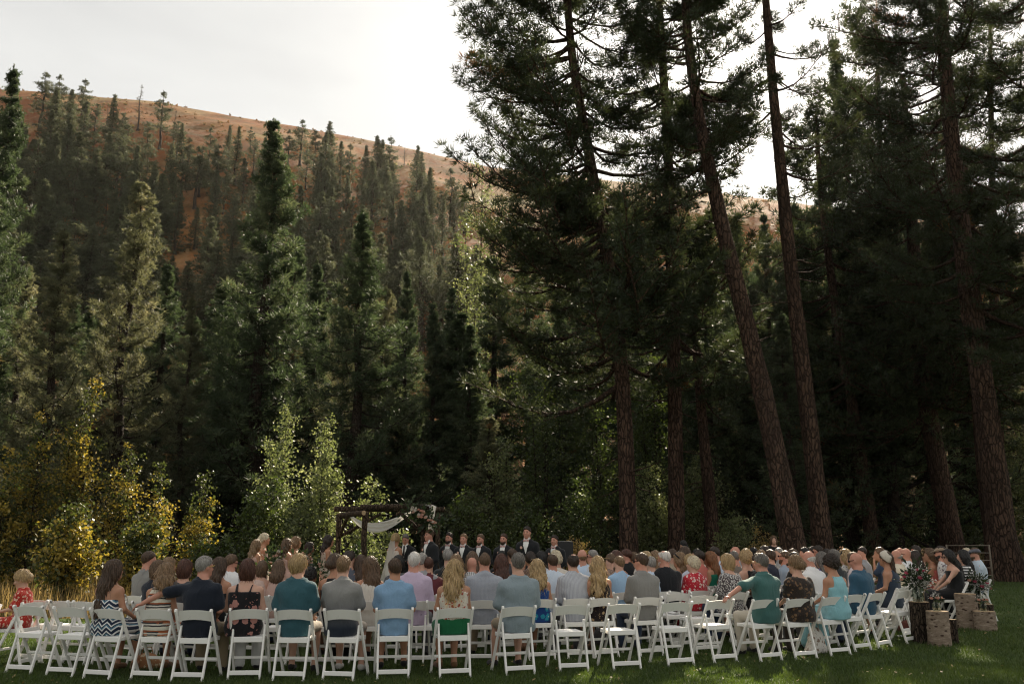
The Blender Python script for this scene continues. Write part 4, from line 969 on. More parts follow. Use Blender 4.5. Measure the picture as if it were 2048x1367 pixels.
_seed = [0]
def person(loc, rz, label, S=1.0, sex='m', pose='sit', arms='lap', head=(0, 0), lean=0.0, wide=1.0, deep=1.0, skin='fair', hair=('short', 'brown'), top=None, neck='shirt', sleeve=0.55, bottom=None, legs='trousers',
           shoes='shoe_dark', h=0.02, group=None, glasses=None, beard=None, extra=(), ln=0.36, face=False, turn=0.0, collar=True, adapt=0.1, side_arm=None, waist=None, suit=None, locks=0, child=False, cat='person'):
    global ADAPT
    ADAPT = adapt; _seed[0] += 1; sd = _seed[0]
    sit = pose == 'sit'; hz = 0.555 if sit else 0.935; f = sex == 'f'
    hs = 1.0 if not child else 1.16
    Z = lambda z: hz + z
    prof0 = ([(-.09, .150, .105), (0, .176, .125), (.10, .156, .112), (.19, .138, .102), (.30, .148, .108), (.385, .154, .106), (.43, .136, .094), (.465, .104, .078), (.50, .072, .062), (.54, .050, .050), (.575, .044, .046)] if f else
             [(-.09, .150, .105), (0, .168, .122), (.10, .162, .118), (.20, .158, .114), (.32, .172, .120), (.41, .180, .120), (.455, .162, .108), (.495, .126, .090), (.53, .092, .074), (.565, .066, .061), (.60, .056, .056)])
    cy = lambda z: lean * max(z, 0) - 0.02 * math.sin(max(0, min(1, (z - 0.1) / 0.4)) * math.pi) * 0.8
    prof = [(Z(z), rx * wide * (1 if z < 0.5 else 1 / wide ** 0.7), ry * deep * (1 if z < 0.47 else 1 / deep ** 0.8), 0.0, cy(z)) for z, rx, ry in prof0]
    sx, sz = (0.144, 0.415) if f else (0.170, 0.440); sx *= wide ** 0.8
    ar = 0.84 if f else 1.0
    SH = {-1: np.array([-sx, cy(sz), Z(sz)]), 1: np.array([sx, cy(sz), Z(sz)])}
    def armpose(sdn, a):
        x = lambda q: sdn * q
        T = dict(lap=((sx + .045, .06, .20), (.085, .27, .085)), thigh=((sx + .06, .03, .20), (.13, .30, .10)), down=((sx + .05, -.02, .20), (sx + .05, .05, -.03)), clasp=((sx + .065, .0, .20), (.045, .185, -.02)),
                 hold=((sx + .05, .02, .19), (.06, .24, .17)), out=((sx + .27, -.05, .40), (sx + .50, -.06, .285)), face=((sx + .03, .14, .26), (.05, .16, .56)), knee=((sx + .05, .18, .22), (.12, .36, .07)), clasp_sit=((sx + .05, .10, .215), (.035, .24, .11)), read=((sx + .04, .10, .20), (.07, .30, .16)))
        e, w_ = T[a]; return np.array([x(e[0]), e[1] + cy(e[2]) * 0.7, Z(e[2])]), np.array([x(w_[0]), w_[1], Z(w_[2])])
    ARM = {sdn: armpose(sdn, (side_arm or {}).get(sdn, arms)) for sdn in (-1, 1)}
    if sit: LEG = {sdn: (np.array([sdn * .088, .02, Z(-.02)]), np.array([sdn * (.10 if f else .14), .44, Z(-.035)]), np.array([sdn * (.09 if f else .15), .42 + .05 * ((sd + sdn) % 3 - 1), .085])) for sdn in (-1, 1)}
    else: LEG = {sdn: (np.array([sdn * .085, 0, Z(-.04)]), np.array([sdn * .09, .015, .50]), np.array([sdn * .085 * (1.2 if not f else 0.8), -.01, .085])) for sdn in (-1, 1)}
    hzc = 0.655 if f else 0.70
    hc = np.array([0, cy(.60) + 0.028 + 0.03 * math.sin(-head[1]), Z(hzc)]); Rm = rot(-head[0], head[1], head[2] if len(head) > 2 else 0)
    H = lambda *q: hc + Rm @ (np.array(q) * hs)
    xa = max(abs(p[0]) for s_ in (-1, 1) for p in ARM[s_]) + 0.16
    lo, hi = (-xa, min(-0.24, hc[1] - 0.16), -0.01), (xa, (0.70 if sit else 0.34), hc[2] + 0.16 * hs)
    # --- the body
    F = Fld(lo, hi, h)
    F.torso(prof, 0.0)
    F.cone((0, cy(.52), Z(.50)), H(0, -.02, -.05), 0.058 if not f else 0.047, 0.056 if not f else 0.046, 0.03)
    for s_ in (-1, 1):
        e, w_ = ARM[s_]; hp, kn, an = LEG[s_]
        F.ell(SH[s_], np.array((.056, .058, .054)) * ar, 0.05); F.cone((0, cy(.5), Z(.555 if not f else .505)), (s_ * .105, cy(.47), Z(.470 if not f else .437)), .040 * ar, .036 * ar, 0.05)
        F.cone(SH[s_], e, .050 * ar, .041 * ar, 0.04); F.cone(e, w_, .042 * ar, .027 * ar, 0.02)
        d = unit((w_ - e)[None])[0]; out = (side_arm or {}).get(s_, arms) == 'out'
        pl = w_ + d * 0.05
        F.ell(pl, (.036, .044, .020) if not out else (.046, .036, .018), 0.02)
        if h <= 0.016:
            sdv = unit(np.cross(d, [0, 0, 1.0])[None])[0]
            for q in range(4):
                b0 = pl + d * 0.03 + sdv * (q - 1.5) * 0.021; b1 = b0 + d * (0.035 - 0.004 * abs(q - 1.2)) + np.array([0, 0, -0.014]); b2 = b1 + d * 0.020 + np.array([0, 0, -0.024])
                F.cone(b0, b1, .0095, .0088, 0.006); F.cone(b1, b2, .0088, .0075, 0.004)
            t0 = pl - d * 0.02 + sdv * (-s_) * -0.035; F.cone(t0, t0 + d * 0.045 + sdv * (-s_) * -0.022 + np.array([0, 0, -0.01]), .011, .0085, 0.008)
        F.cone(hp, kn, .083, .056, 0.05); F.cone(kn, an, .054, .036, 0.03); F.ell(an * 0.45 + kn * 0.55 + np.array([0, -.022, 0.02]), (.042, .045, .11), 0.04)
        F.cone(an + [0, .0, -.03], an + [s_ * .02, .15, -.062], .036, .024, 0.03)
    hd = lambda c, r, k: F.ell(H(*c), np.array(r) * hs, k, Rm)
    hd((0, -.012, .020), (.076, .097, .099), 0.02); hd((0, .022, -.045), (.060, .072, .078), 0.04); hd((0, .068, -.092), (.030, .030, .026), 0.035)
    hd((0, .076, .026), (.052, .018, .014), 0.02)
    F.cone(H(0, .090, .012), H(0, .112, -.026), .008 * hs, .013 * hs, 0.012)
    hd((0, .088, -.064), (.024, .013, .011), 0.014)
    for s_ in (-1, 1):
        hd((s_ * .076, -.006, -.008), (.011, .023, .033), 0.008); hd((s_ * .040, .070, -.028), (.022, .018, .018), 0.02)
    bm = F.mesh('person', SKIN[skin])
    root = new_obj('person', bm, loc=loc); root.rotation_euler = (0, 0, rz + turn); root.scale = (S, S, S)
    tag(root, label, cat, group)
    # --- garment over the torso
    if top is not None:
        o = 0.019 if not suit else 0.023
        zb = Z(-.08) if sit else Z(-.10 if not suit else -.16)
        G = Fld((-xa, -0.30, zb - 0.05), (xa, 0.36, Z(0.66)), h)
        if neck == 'dress_only': G.torso(prof, 0.0, o, zmax=Z(.40))
        else:
            tz = {'shirt': .56, 'tee': .545, 'scoop': .50, 'tank': .52, 'straps': .435, 'strapless': .39, 'halter': .52, 'oneshoulder': .50, 'jacket': .56}[neck] * (0.945 if f else 1.0)
            p2 = [(z, rx, ry, a, b) for z, rx, ry, a, b in prof if z <= Z(tz) + 0.001]
            G.torso(p2 if len(p2) > 2 else prof, 0.0, o, zmax=Z(tz))
        if neck in ('shirt', 'tee', 'scoop', 'jacket') and sleeve > 0:
            for s_ in (-1, 1):
                e, w_ = ARM[s_]
                G.ell(SH[s_], np.array((.054, .058, .050)) * ar + o * .8, 0.05); G.cone((0, cy(.5), Z(.545 if not f else .495)), (s_ * .105, cy(.47), Z(.470 if not f else .437)), .040 * ar + o * .8, .036 * ar + o * .8, 0.05)
                if sleeve <= 1: G.cone(SH[s_], SH[s_] + (e - SH[s_]) * sleeve, .052 * ar + o, .050 * ar + o * 1.4, 0.04)
                else:
                    G.cone(SH[s_], e, .052 * ar + o, .044 * ar + o, 0.04); G.cone(e, e + (w_ - e) * min(1, sleeve - 1), .045 * ar + o, .032 * ar + o * 0.9, 0.02)
        if collar and neck in ('shirt', 'jacket'):
            nA = np.array((0, cy(.52), Z(.50))); nB = H(0, -.02, -.05); G.cone(nA + (nB - nA) * .16, nA + (nB - nA) * .34, .082 if not f else .068, .077 if not f else .062, 0.010)
        if neck == 'tank': G.cut(lambda X, Y, Zz: np.where(Zz > Z(.34), np.abs(X) - (0.085 + 0.30 * np.maximum(Z(.47) - Zz, 0)), -1.0) + 0 * Y)
        if neck == 'halter': G.cut(lambda X, Y, Zz: np.where(Zz > Z(.28), np.abs(X) - (0.045 + 0.55 * np.maximum(Z(.50) - Zz, 0)), -1.0) + 0 * Y)
        if neck == 'oneshoulder': G.cut(lambda X, Y, Zz: (Zz - Z(.40) + 0.9 * X) * 0.7 + 0 * Y)
        if neck == 'scoop': G.cut(lambda X, Y, Zz: 0.085 - np.sqrt(X ** 2 + (Y - cy(.5)) ** 2 * 0.7 + (Zz - Z(.53)) ** 2))
        if neck == 'straps':
            yb_ = lambda z: cy(z) - deep * float(np.interp(z, [q[0] for q in prof0], [q[2] for q in prof0])) - .013
            for s_ in (-1, 1):
                sp = [(s_ * .074, yb_(.39), Z(.39)), (s_ * .080, yb_(.41), Z(.415)), (s_ * .085, cy(.44) - .082, Z(.455)), (s_ * .088, cy(.44) - .040, Z(.482)), (s_ * .088, cy(.44) + .03, Z(.472)), (s_ * .075, cy(.4) + .095, Z(.36))]
                for q0, q1 in zip(sp, sp[1:]): G.cone(q0, q1, .012, .012, 0.004)
        if waist is not None: G.cut(lambda X, Y, Zz: Z(waist) - Zz + 0 * X + 0 * Y)
        if suit: G.cone((0, -.01, Z(-.02)), (0, -.01, Z(-.13)), .165, .165, 0.05, 0.72)
        elif waist is None:
            for s_ in (-1, 1):
                hp, kn, an = LEG[s_]; G.cone(hp, hp + (kn - hp) * (0.16 if sit else 0.08), .083 + o * 1.3, .080 + o * 1.3, 0.06)
            if sit: G.cut(lambda X, Y, Zz: 0.452 - Zz + 0 * X + 0 * Y)
        G.folds((0.0062 if neck in ('shirt', 'tee', 'scoop') else 0.004) if not suit else 0.0035, sd)
        gm = G.mesh('garment', top)
        if gm: new_obj({'shirt': 'shirt', 'tee': 'shirt', 'jacket': 'jacket'}.get(neck, 'blouse' if legs != 'dress' else 'bodice'), gm, root)
    if suit:
        V_ = Fld((-0.13, 0.0, Z(.20)), (0.13, 0.3, Z(.62)), h * 0.6)
        V_.torso(prof, 0.0, 0.026); V_.cone((0, cy(.55) - 0.004, Z(.54)), (0, cy(.6), Z(.60)), .066, .063, 0.015)
        V_.cut(lambda X, Y, Zz: np.abs(X) - np.clip((Zz - Z(.26)) * 0.30, -0.01, 0.062) + 0 * Y)
        vm = V_.mesh('shirt_front', cloth('plain', (0.78, 0.77, 0.74)))
        if vm: new_obj('shirt_front', vm, root)
        yb = cy(.5) + 0.085
        mb = MB()
        if suit == 'bow':
            for s_ in (-1, 1):
                mb.add([(0, yb + .01, Z(.545)), (s_ * .055, yb + .004, Z(.575)), (s_ * .055, yb + .004, Z(.515)), (0, yb + .03, Z(.545)), (s_ * .05, yb + .03, Z(.57)), (s_ * .05, yb + .03, Z(.52))], [(0, 1, 2), (3, 5, 4), (0, 3, 4, 1), (0, 2, 5, 3), (1, 4, 5, 2)])
            mb.ball((0, yb + .022, Z(.545)), (.013, .012, .014)); mb.build('bow_tie', cloth('plain', (0.62, 0.36, 0.33)), root)
            bo = MB()
            for q in range(5): bo.ball((.098 + .014 * math.cos(q * 1.3), cy(.4) + .132, Z(.40) + .016 * math.sin(q * 1.3)), .015, 6, 4)
            bo.build('boutonniere', cloth('plain', (0.70, 0.42, 0.33)), root, True)
            lf = MB(); lf.add([(.09, cy(.4) + .13, Z(.385)), (.115, cy(.4) + .14, Z(.36)), (.09, cy(.4) + .14, Z(.33)), (.075, cy(.4) + .135, Z(.36))], [(0, 1, 2, 3)]); lf.build('boutonniere_leaf', M['leaf_green'], root)
        else:
            mb.bar((0, yb + .03, Z(.55)), (0, yb + .06, Z(.30)), .038, .012, (0, 1, 0)); mb.build('tie', cloth('plain', (0.02, 0.02, 0.022)), root)
    # --- garment over the legs
    if bottom is not None:
        ADAPT = max(adapt, 0.35)
        o = 0.008; B = Fld((-0.36, -0.24, 0.0), (0.36, 0.66 if sit else 0.30, Z(.20)), h)
        wz = waist if waist is not None else .07
        B.torso([p for p in prof if p[0] <= Z(max(.105, wz + .1))], 0.0, o if waist is None else .021, zmax=Z(wz + (.02 if waist is not None else 0)))
        for s_ in (-1, 1):
            hp, kn, an = LEG[s_]
            if legs in ('trousers', 'shorts'):
                B.cone(hp, kn, .087 + o, .062 + o, 0.04)
                if legs == 'trousers': B.cone(kn, an, .066 + o, .056 + o, 0.02); B.ell(an * 0.45 + kn * 0.55 + np.array([0, -.022, 0.02]), (.054, .056, .12), 0.04)
            else:
                B.cone(hp, kn, .10 + o, .075 + o, 0.10)
                if legs in ('long', 'dress_long'): B.cone(kn, an + [s_ * .03, .02, 0.03], .08 + o, .10 + o, 0.10)
                elif legs in ('skirt', 'dress'): B.cone(kn, kn + [0, 0, -0.12] if sit else kn + [0, 0, 0.05], .075, .08, 0.08)
        if legs in ('long', 'dress_long') and not sit: B.cone((0, 0, Z(.0)), (0, 0, 0.06), .17, .26, 0.06, 0.8)
        if legs in ('skirt', 'dress') and not sit: B.cone((0, 0, Z(.0)), (0, 0, 0.52), .16, .20, 0.06, 0.8)
        B.folds(0.003, sd + 5)
        if sit: B.cut(lambda X, Y, Zz: np.where(Y < 0.27, 0.454 - Zz, -1.0) + 0 * X)
        bmesh_ = B.mesh('lower', bottom)
        if bmesh_: new_obj({'trousers': 'trousers', 'shorts': 'shorts'}.get(legs, 'skirt'), bmesh_, root)
    if shoes and h < 0.0224:
        for s_ in (-1, 1):
            ADAPT = 0.3; an = LEG[s_][2]; q = Fld(an + [-0.08, -0.10, -0.09], an + [0.08, 0.24, 0.07], max(h * 0.8, 0.012))
            q.cone(an + [0, -.01, -.035], an + [s_ * .02, .155, -.055], .046, .036, 0.02); q.cut(lambda X, Y, Zz: (Zz - (an[2] + 0.005)) + 0 * X + 0 * Y)
            m_ = q.mesh('shoe', M[shoes])
            if m_: new_obj('shoe', m_, root)
    # --- hair
    if hair and hair[0] != 'bald':
        Hf = hair_field(hair[0], hc, Rm / hs, max(h * 0.66, 0.0088), sd, ln); ADAPT = 0.06 if h < 0.014 else 0.3
        hm = m_hair(HC[hair[1]], 1.0 if hair[0] in ('curly',) else 0.0)
        me = Hf.mesh('hair', hm)
        if me:
            ho = new_obj('hair', me, root)
            if locks:
                locks = int(locks * (1.8 if hair[0] in ('short', 'thin', 'mop', 'curly', 'updo') else 1)); lg = {'short': .035, 'buzz': .012, 'thin': .03, 'fringe': .025, 'curly': .03, 'mop': .05, 'updo': .05, 'bob': .09, 'pony': .10}.get(hair[0], .15)
                new_obj('lock', loose_locks(me, hc, Rm, locks, lg, sd, 'lock', m_hair(tuple(min(0.8, q * 1.5 + 0.004) for q in HC[hair[1]])), 0.009 if hair[0] in ('short', 'mop', 'curly', 'updo', 'thin') else 0.005), ho)['kind'] = 'stuff'
    if beard:
        q = Fld(hc - 0.17, hc + 0.17, 0.012); sl, u, v, w = q.local(hc, Rm, 0.17)
        d = smin(elld(u, v, w, (0, .026, -.055), (.066, .078, .080)), elld(u, v, w, (0, .072, -.098), (.036, .036, .036)), 0.03)
        q.A[sl] = np.maximum(np.maximum(d, (w + .056 - 0.30 * (0.09 - v)) * 0.8), -(v + 0.012)); m_ = q.mesh('beard', m_hair(HC[beard]))
        if m_: new_obj('beard', m_, root)
    if glasses:
        mb = MB(); rim = MB()
        for s_ in (-1, 1):
            c = H(s_ * .036, .098, .012); mb.ball(c, (.026, .012, .019), 8, 5)
            rim.bar(H(s_ * .064, .088, .016), H(s_ * .082, -.01, .010), .006, .008, (0, 0, 1))
        rim.bar(H(-.060, .100, .028), H(.060, .100, .028), .007, .007, (0, 0, 1))
        g_ = rim.build('sunglasses' if glasses == 'dark' else 'glasses', M['lens_rim'] if glasses == 'white' else (M['lens'] if glasses == 'dark' else M['gold']), root)
        if glasses != 'clear': new_obj('lens', mb.mesh('lens', M['lens'], True), g_)
    if face:
        for s_ in (-1, 1):
            e_ = MB(); e_.ball(H(s_ * .031, .083, .008), (.012, .008, .007), 8, 5); e_.build('eye', M['eye'], root, True)
            b_ = MB(); b_.bar(H(s_ * .014, .094, .027), H(s_ * .050, .084, .029), .007, .006, (0, 0, 1)); b_.build('eyebrow', m_hair(HC['dark']), root)
        l_ = MB(); l_.ball(H(0, .098, -.062), (.020, .005, .006), 8, 4); l_.build('mouth', cloth('plain', (0.30, 0.11, 0.09)), root, True)
    for ex in extra: ex(root, H, Z, cy, hc, Rm, hs)
    return root

# --- headwear and small worn things
def ex_cap(c, visor=True, flat=False, panel=None):
    def go(root, H, Z, cy, hc, Rm, hs):
        q = Fld(hc - 0.24, hc + 0.24, 0.013); sl, u, v, w = q.local(hc, Rm, 0.24)
        d = np.maximum(elld(u, v, w, (0, -.010, .028), (.094, .112, .104 if not flat else .086)), (0.030 - w) if not flat else (0.022 + 0.10 * v - w))
        vis = np.maximum(np.maximum(elld(u, v, w, (0, .10, .040), (.082, .085, .030)), (w - .050 + 0.25 * (v - .1))), 0.030 - 0.15 * (v - .05) - w)
        q.A[sl] = smin(d, vis, 0.012) if visor else d
        m_ = q.mesh('cap', c)
        if m_: new_obj('flat_cap' if flat else 'cap', m_, root)
    return go
def ex_band(c, wide=False):
    def go(root, H, Z, cy, hc, Rm, hs):
        q = Fld(hc - 0.2, hc + 0.2, 0.011); sl, u, v, w = q.local(hc, Rm, 0.2)
        d = elld(u, v, w, (0, -.012, .020), (.102, .122, .126)); k = 0.055 if wide else 0.014
        q.A[sl] = np.maximum(d, np.abs((w - .075) * 0.75 - (v - (0.015 if not wide else -0.01)) * 0.65) - k); m_ = q.mesh('headband', c)
        if m_: new_obj('headband', m_, root)
    return go
def ex_veil(root, H, Z, cy, hc, Rm, hs):
    t = NT('veil tulle'); o = t.coord('Object'); s = t.bsdf((0.72, 0.70, 0.66), 0.8, t.bump(t.noise(o, 14, 3), 0.4, 0.02))
    s = t.thin(s, (0.8, 0.78, 0.74), 0.5); tr = t.new('BsdfTransparent'); m = t.new('MixShader'); m.inputs[0].default_value = 0.72; t.link(tr.outputs[0], m.inputs[1]); t.link(s, m.inputs[2])
    mat = t.done(m.outputs[0]); V, Fq = [], []
    for j in range(22):
        z = hc[2] + 0.03 - j * 0.065; half = 0.055 + 0.010 * j
        for i in range(17):
            a = (i / 16 - 0.5) * 2; V.append((a * half, hc[1] - 0.135 - 0.012 * j + 0.03 * a * a + 0.012 * math.sin(a * 14 + j * 0.3) * min(1, j / 5), z))
    for j in range(21):
        for i in range(16): q = j * 17 + i; Fq.append((q, q + 1, q + 18, q + 17))
    new_obj('veil', np_mesh('veil', np.array(V), [np.array(Fq)], mat, True), root)
def ex_bandstrap(root, H, Z, cy, hc, Rm, hs): pass
# ------------------------------------------------------------------ folding chairs
def m_resin():
    t = NT('white resin'); o = t.coord('Object')
    c = t.mix(t.noise(o, 6, 4, 0.6), (0.82, 0.795, 0.745), (0.88, 0.86, 0.82)); c = t.mix(t.ramp(t.noise(o, 17, 5, 0.75), [(0.60, (0, 0, 0)), (0.78, (0.45, 0.45, 0.45))]), c, (0.42, 0.36, 0.28))
    return t.done(t.bsdf(c, 0.42, t.bump(t.noise(o, 40, 2), 0.06, 0.004), 0.45))
M['resin'] = m_resin(); M['steel'] = plastic('steel', (0.45, 0.45, 0.45), 0.35)
M['seat_pad'] = plastic('white vinyl pad', (0.82, 0.81, 0.79), 0.38)
def chair_meshes():
    W = 0.212; P = {}
    top, foot = Vector((0, -0.185, 0.79)), Vector((0, 0.235, 0.0))
    def rail(sgn):
        b = MB(); b.bar((sgn * W, foot.y, 0.012), (sgn * W, top.y, top.z - 0.012), 0.026, 0.042, (0, 1, 0), 0.006)
        b.tube([(sgn * (W + .013), top.y + .008, .775), (sgn * (W - .013), top.y + .008, .775)], [.021, .021], 10)
        b.box((sgn * W, foot.y - .003, .007), (.030, .044, .014)); return b.mesh('rail', M['resin'])
    P['rail'] = [rail(-1), rail(1)]
    def leg(sgn):
        b = MB(); x = sgn * (W - 0.030); b.bar((x * 0.985, -0.225, 0.012), (x, -0.068, 0.585), 0.024, 0.036, (0, 1, 0), 0.006)
        b.tube([(x - .012, -0.068, .583), (x + .012, -0.068, .583)], [.018, .018], 8); b.box((x * 0.985, -0.227, .007), (.028, .038, .014)); return b.mesh('leg', M['resin'])
    P['leg'] = [leg(-1), leg(1)]
    b = MB(); V, F = [], []; n = 12
    for k in range(n + 1):
        u = k / n * 2 - 1; x = u * (W - 0.013); zt = 0.765 + 0.018 * (1 - u * u); zb = 0.648 + 0.024 * (1 - u * u); y = -0.115 - 0.030 * (1 - u * u)
        sl = lambda z: y + (0.70 - z) * 0.42
        V += [(x, sl(zb) - .009, zb), (x, sl(zt) - .009, zt), (x, sl(zt) + .009, zt), (x, sl(zb) + .009, zb)]
    for k in range(n):
        for i in range(4): F.append((4 * k + i, 4 * k + (i + 1) % 4, 4 * k + 4 + (i + 1) % 4, 4 * k + 4 + i))
    b.add(V, F); P['back_panel'] = [b.mesh('back_panel', M['resin'])]
    b = MB(); b.bar((-(W - .045), -0.105, .432), ((W - .045), -0.105, .432), .026, .062, (0, 0, 1), .006); b.bar((-(W - .045), .225, .432), ((W - .045), .225, .432), .022, .045, (0, 0, 1), .006)
    for sg in (-1, 1): b.bar((sg * (W - .050), -.10, .436), (sg * (W - .050), .225, .436), .022, .045, (0, 0, 1), .006)
    P['seat_frame'] = [b.mesh('seat_frame', M['resin'])]
    b = MB(); V, F = [], []
    for j in range(7):
        for i in range(9):
            u, v = i / 8 * 2 - 1, j / 6 * 2 - 1; V.append((u * (W - .050), 0.062 + v * .158, .455 + .014 * (1 - u ** 4) * (1 - v ** 4)))
    for j in range(6):
        for i in range(8): q = j * 9 + i; F.append((q, q + 1, q + 10, q + 9))
    b.add(V, F); P['seat'] = [b.mesh('seat', M['seat_pad'], True)]
    b = MB(); b.bar((-(W - .045), -0.206, .078), ((W - .045), -0.206, .078), .020, .050, (0, 0, 1), .005); P['crossbar'] = [b.mesh('crossbar', M['resin'])]
    b = MB(); b.bar((-(W - .013), 0.125, .205), (W - .013, 0.125, .205), .020, .034, (0, 0, 1), .005); P['crossbar'].append(b.mesh('crossbar', M['resin']))
    b = MB()
    for sg in (-1, 1):
        b.tube([(sg * (W - .012), -.078, .575), (sg * (W + .016), -.078, .575)], [.006, .006], 6); b.tube([(sg * (W - .046), .10, .44), (sg * (W + .016), .0, .43)], [.005, .005], 6)
    P['hinge_pin'] = [b.mesh('hinge_pin', M['steel'])]
    return P
CH = chair_meshes(); chairs_made = []
GCH = 'white folding chairs set out in curved rows'
def chair(x, y, rz, label):
    r = empty('folding_chair', (x, y, 0.0), rz + rnd.uniform(-0.03, 0.03)); tag(r, label, 'chair', GCH)
    for k, ms in CH.items():
        for me in ms: new_obj(k, me, r)
    chairs_made.append((x, y)); return r
ARCH = Vector((-2.2, 24.0, 0))
def facing(x, y): return -math.atan2(ARCH.x - x, ARCH.y - y)
# ------------------------------------------------------------------ the guests
ROW1 = [(35, 1347), (118, 1352), (195, 1358), (291, 1360), (372, 1363), (481, 1359), (578, 1361), (682, 1361), (782, 1357), (905, 1355), (1035, 1349), (1148, 1343), (1255, 1339), (1364, 1332), (1451, 1324), (1543, 1321), (1615, 1317), (1684, 1310), (1727, 1301), (1770, 1295), (1826, 1286)]
SEAT1 = []
for px, py in ROW1:
    g_ = ground_at(px, py); a = facing(g_.x, g_.y); SEAT1.append((g_.x - math.sin(a) * 0.225, g_.y + math.cos(a) * 0.225, a))
_px1 = [q[0] for q in ROW1]; _y1 = [q[1] for q in SEAT1]
def yrow(px, row): return float(np.interp(px, _px1, _y1)) + 1.18 * (row - 1)
P_ = cloth
NAVY, BLACK, WHITE = (0.010, 0.014, 0.024), (0.010, 0.010, 0.011), (0.72, 0.71, 0.70)
KHAKI, JEAN, GREYT = P_('plain', (0.26, 0.20, 0.125)), P_('plain', (0.035, 0.05, 0.09)), P_('plain', (0.10, 0.10, 0.105))
LBLUE = P_('stripe_v', (0.50, 0.58, 0.68), (0.60, 0.66, 0.73)); LB2 = P_('plain', (0.47, 0.57, 0.70)); WSH = P_('plain', WHITE)
GS = 'seated wedding guests'
def guest(label, px, hy, row, sex='m', Y=None, seat=None, chair_label=None, dx=0, facing_add=0.0, **kw):
    """px, hy: where the crown of the head shows; row counts from the nearest"""
    if seat is not None: x, y, a = SEAT1[seat]
    else:
        y = Y or yrow(px, row); x = x_at(px, y, 1115); a = facing(x, y)
    jr = random.Random(int(px * 7 + hy)); a += facing_add + jr.uniform(-0.16, 0.16)
    hd_ = kw.get('head', (0, 0)); kw['head'] = (hd_[0] + jr.uniform(-0.30, 0.30), hd_[1] + jr.uniform(-0.14, 0.08), jr.uniform(-0.14, 0.14)); kw['lean'] = kw.get('lean', 0.0) + jr.uniform(-0.03, 0.06)
    if 'arms' not in kw: kw['arms'] = jr.choice(('lap', 'lap', 'thigh', 'clasp_sit'))
    d = y; want = at(px, hy, d).z
    top = 1.375 if sex == 'm' else 1.335
    S = max(0.78, min(1.10, want / top))
    if seat is not None: S = max(0.94, min(1.08, S))
    near = row <= 1
    h = 0.0125 if near else (0.016 if row == 2 else (0.0205 if row == 3 else 0.0245))
    kw.setdefault('adapt', 0.05 if near else (0.16 if row == 2 else 0.4))
    kw.setdefault('locks', 420 if near else (260 if row == 2 else (140 if row == 3 else 70)))
    sc = kw.pop('scale', 1.0)
    if chair_label != '': chair(x, y, a, chair_label or 'white chair under the ' + label)
    px_off = 0.045 * S
    r = person((x + dx - math.sin(a) * px_off, y + math.cos(a) * px_off, 0.455 - 0.455 * S + 0.012 if S != 1 else 0.012), a, label, S * sc, sex, h=h, group=GS, **kw)
    # bring the head to where it shows in the photograph (people sit a little to one side of their chairs)
    bpy.context.view_layer.update()
    hw = r.matrix_world @ Vector((0, 0.03, (1.25 if sex == 'm' else 1.2)))
    shift = (px - (1024 + FPX * hw.x / (hw.y * math.cos(PITCH) + (hw.z - EYE) * math.sin(PITCH)))) * hw.y / FPX
    r.location.x += max(-0.16, min(0.16, shift))
    return r
F_, M_ = 'f', 'm'
tank = dict(neck='tank'); strap = dict(neck='straps'); hal = dict(neck='halter')
# front row, left to right (nearest the camera)
chair(*SEAT1[0], 'empty white folding chair at the left end of the nearest row')
chair(*SEAT1[1], 'second empty white folding chair from the left end of the nearest row')
guest('woman with very long dark brown hair in navy chevron strapless dress', 222, 1123, 1, F_, seat=2, hair=('long', 'brown'), ln=0.50, top=P_('chevron', (0.02, 0.03, 0.06), (0.72, 0.72, 0.72), (0.10, 0.22, 0.30)), neck='strapless', bottom=P_('chevron', (0.02, 0.03, 0.06), (0.72, 0.72, 0.72), (0.10, 0.22, 0.30)), legs='dress', skin='tan', side_arm={1: 'thigh'}, dx=0.03, shoes='sandal')
guest('woman in striped top leaning forward under a man\'s arm', 326, 1155, 1, F_, seat=3, hair=('wavy', 'light'), ln=0.22, top=P_('sunset', (0.62, 0.58, 0.48), (0.05, 0.045, 0.045), (0.60, 0.57, 0.5)), neck='tank', bottom=P_('sunset', (0.60, 0.53, 0.40), (0.42, 0.14, 0.06), (0.62, 0.58, 0.5)), legs='dress', lean=0.10, head=(-0.25, -0.45), dx=0.10, skin='tan', shoes='sandal')
guest('grey haired man in navy polo with left arm stretched along the next chair', 397, 1117, 1, seat=4, hair=('short', 'grey'), top=P_('plain', NAVY), sleeve=0.75, bottom=KHAKI, side_arm={-1: 'out'}, wide=1.10, head=(0.35, -0.05), dx=0.13, glasses='clear', skin='red', facing_add=-0.06, chair_label='white chair under the grey haired man in navy polo')
guest('woman with brown bob in black top with large flowers', 495, 1121, 1, F_, seat=5, hair=('bob', 'auburn'), top=P_('floral', (0.011, 0.010, 0.012), (0.40, 0.19, 0.16), (0.60, 0.24, 0.06), 0.85), wide=1.18, deep=1.12, bottom=P_('plain', (0.66, 0.65, 0.63)), dx=0.06, **strap)
guest('blond young man in dark teal shirt', 597, 1113, 1, seat=6, hair=('mop', 'blond'), top=P_('plain', (0.030, 0.088, 0.108)), sleeve=0.85, bottom=P_('plain', (0.33, 0.29, 0.23)), legs='shorts', wide=1.06, dx=0.08, skin='fair', head=(0.15, 0))
guest('boy in grey shirt fading to dark blue', 687, 1116, 1, seat=7, hair=('short', 'light'), top=P_('ombre', (0.23, 0.225, 0.215), (0.018, 0.025, 0.04)), sleeve=0.8, bottom=P_('plain', (0.30, 0.27, 0.23)), legs='shorts', wide=1.0, dx=0.04, shoes='shoe_pale')
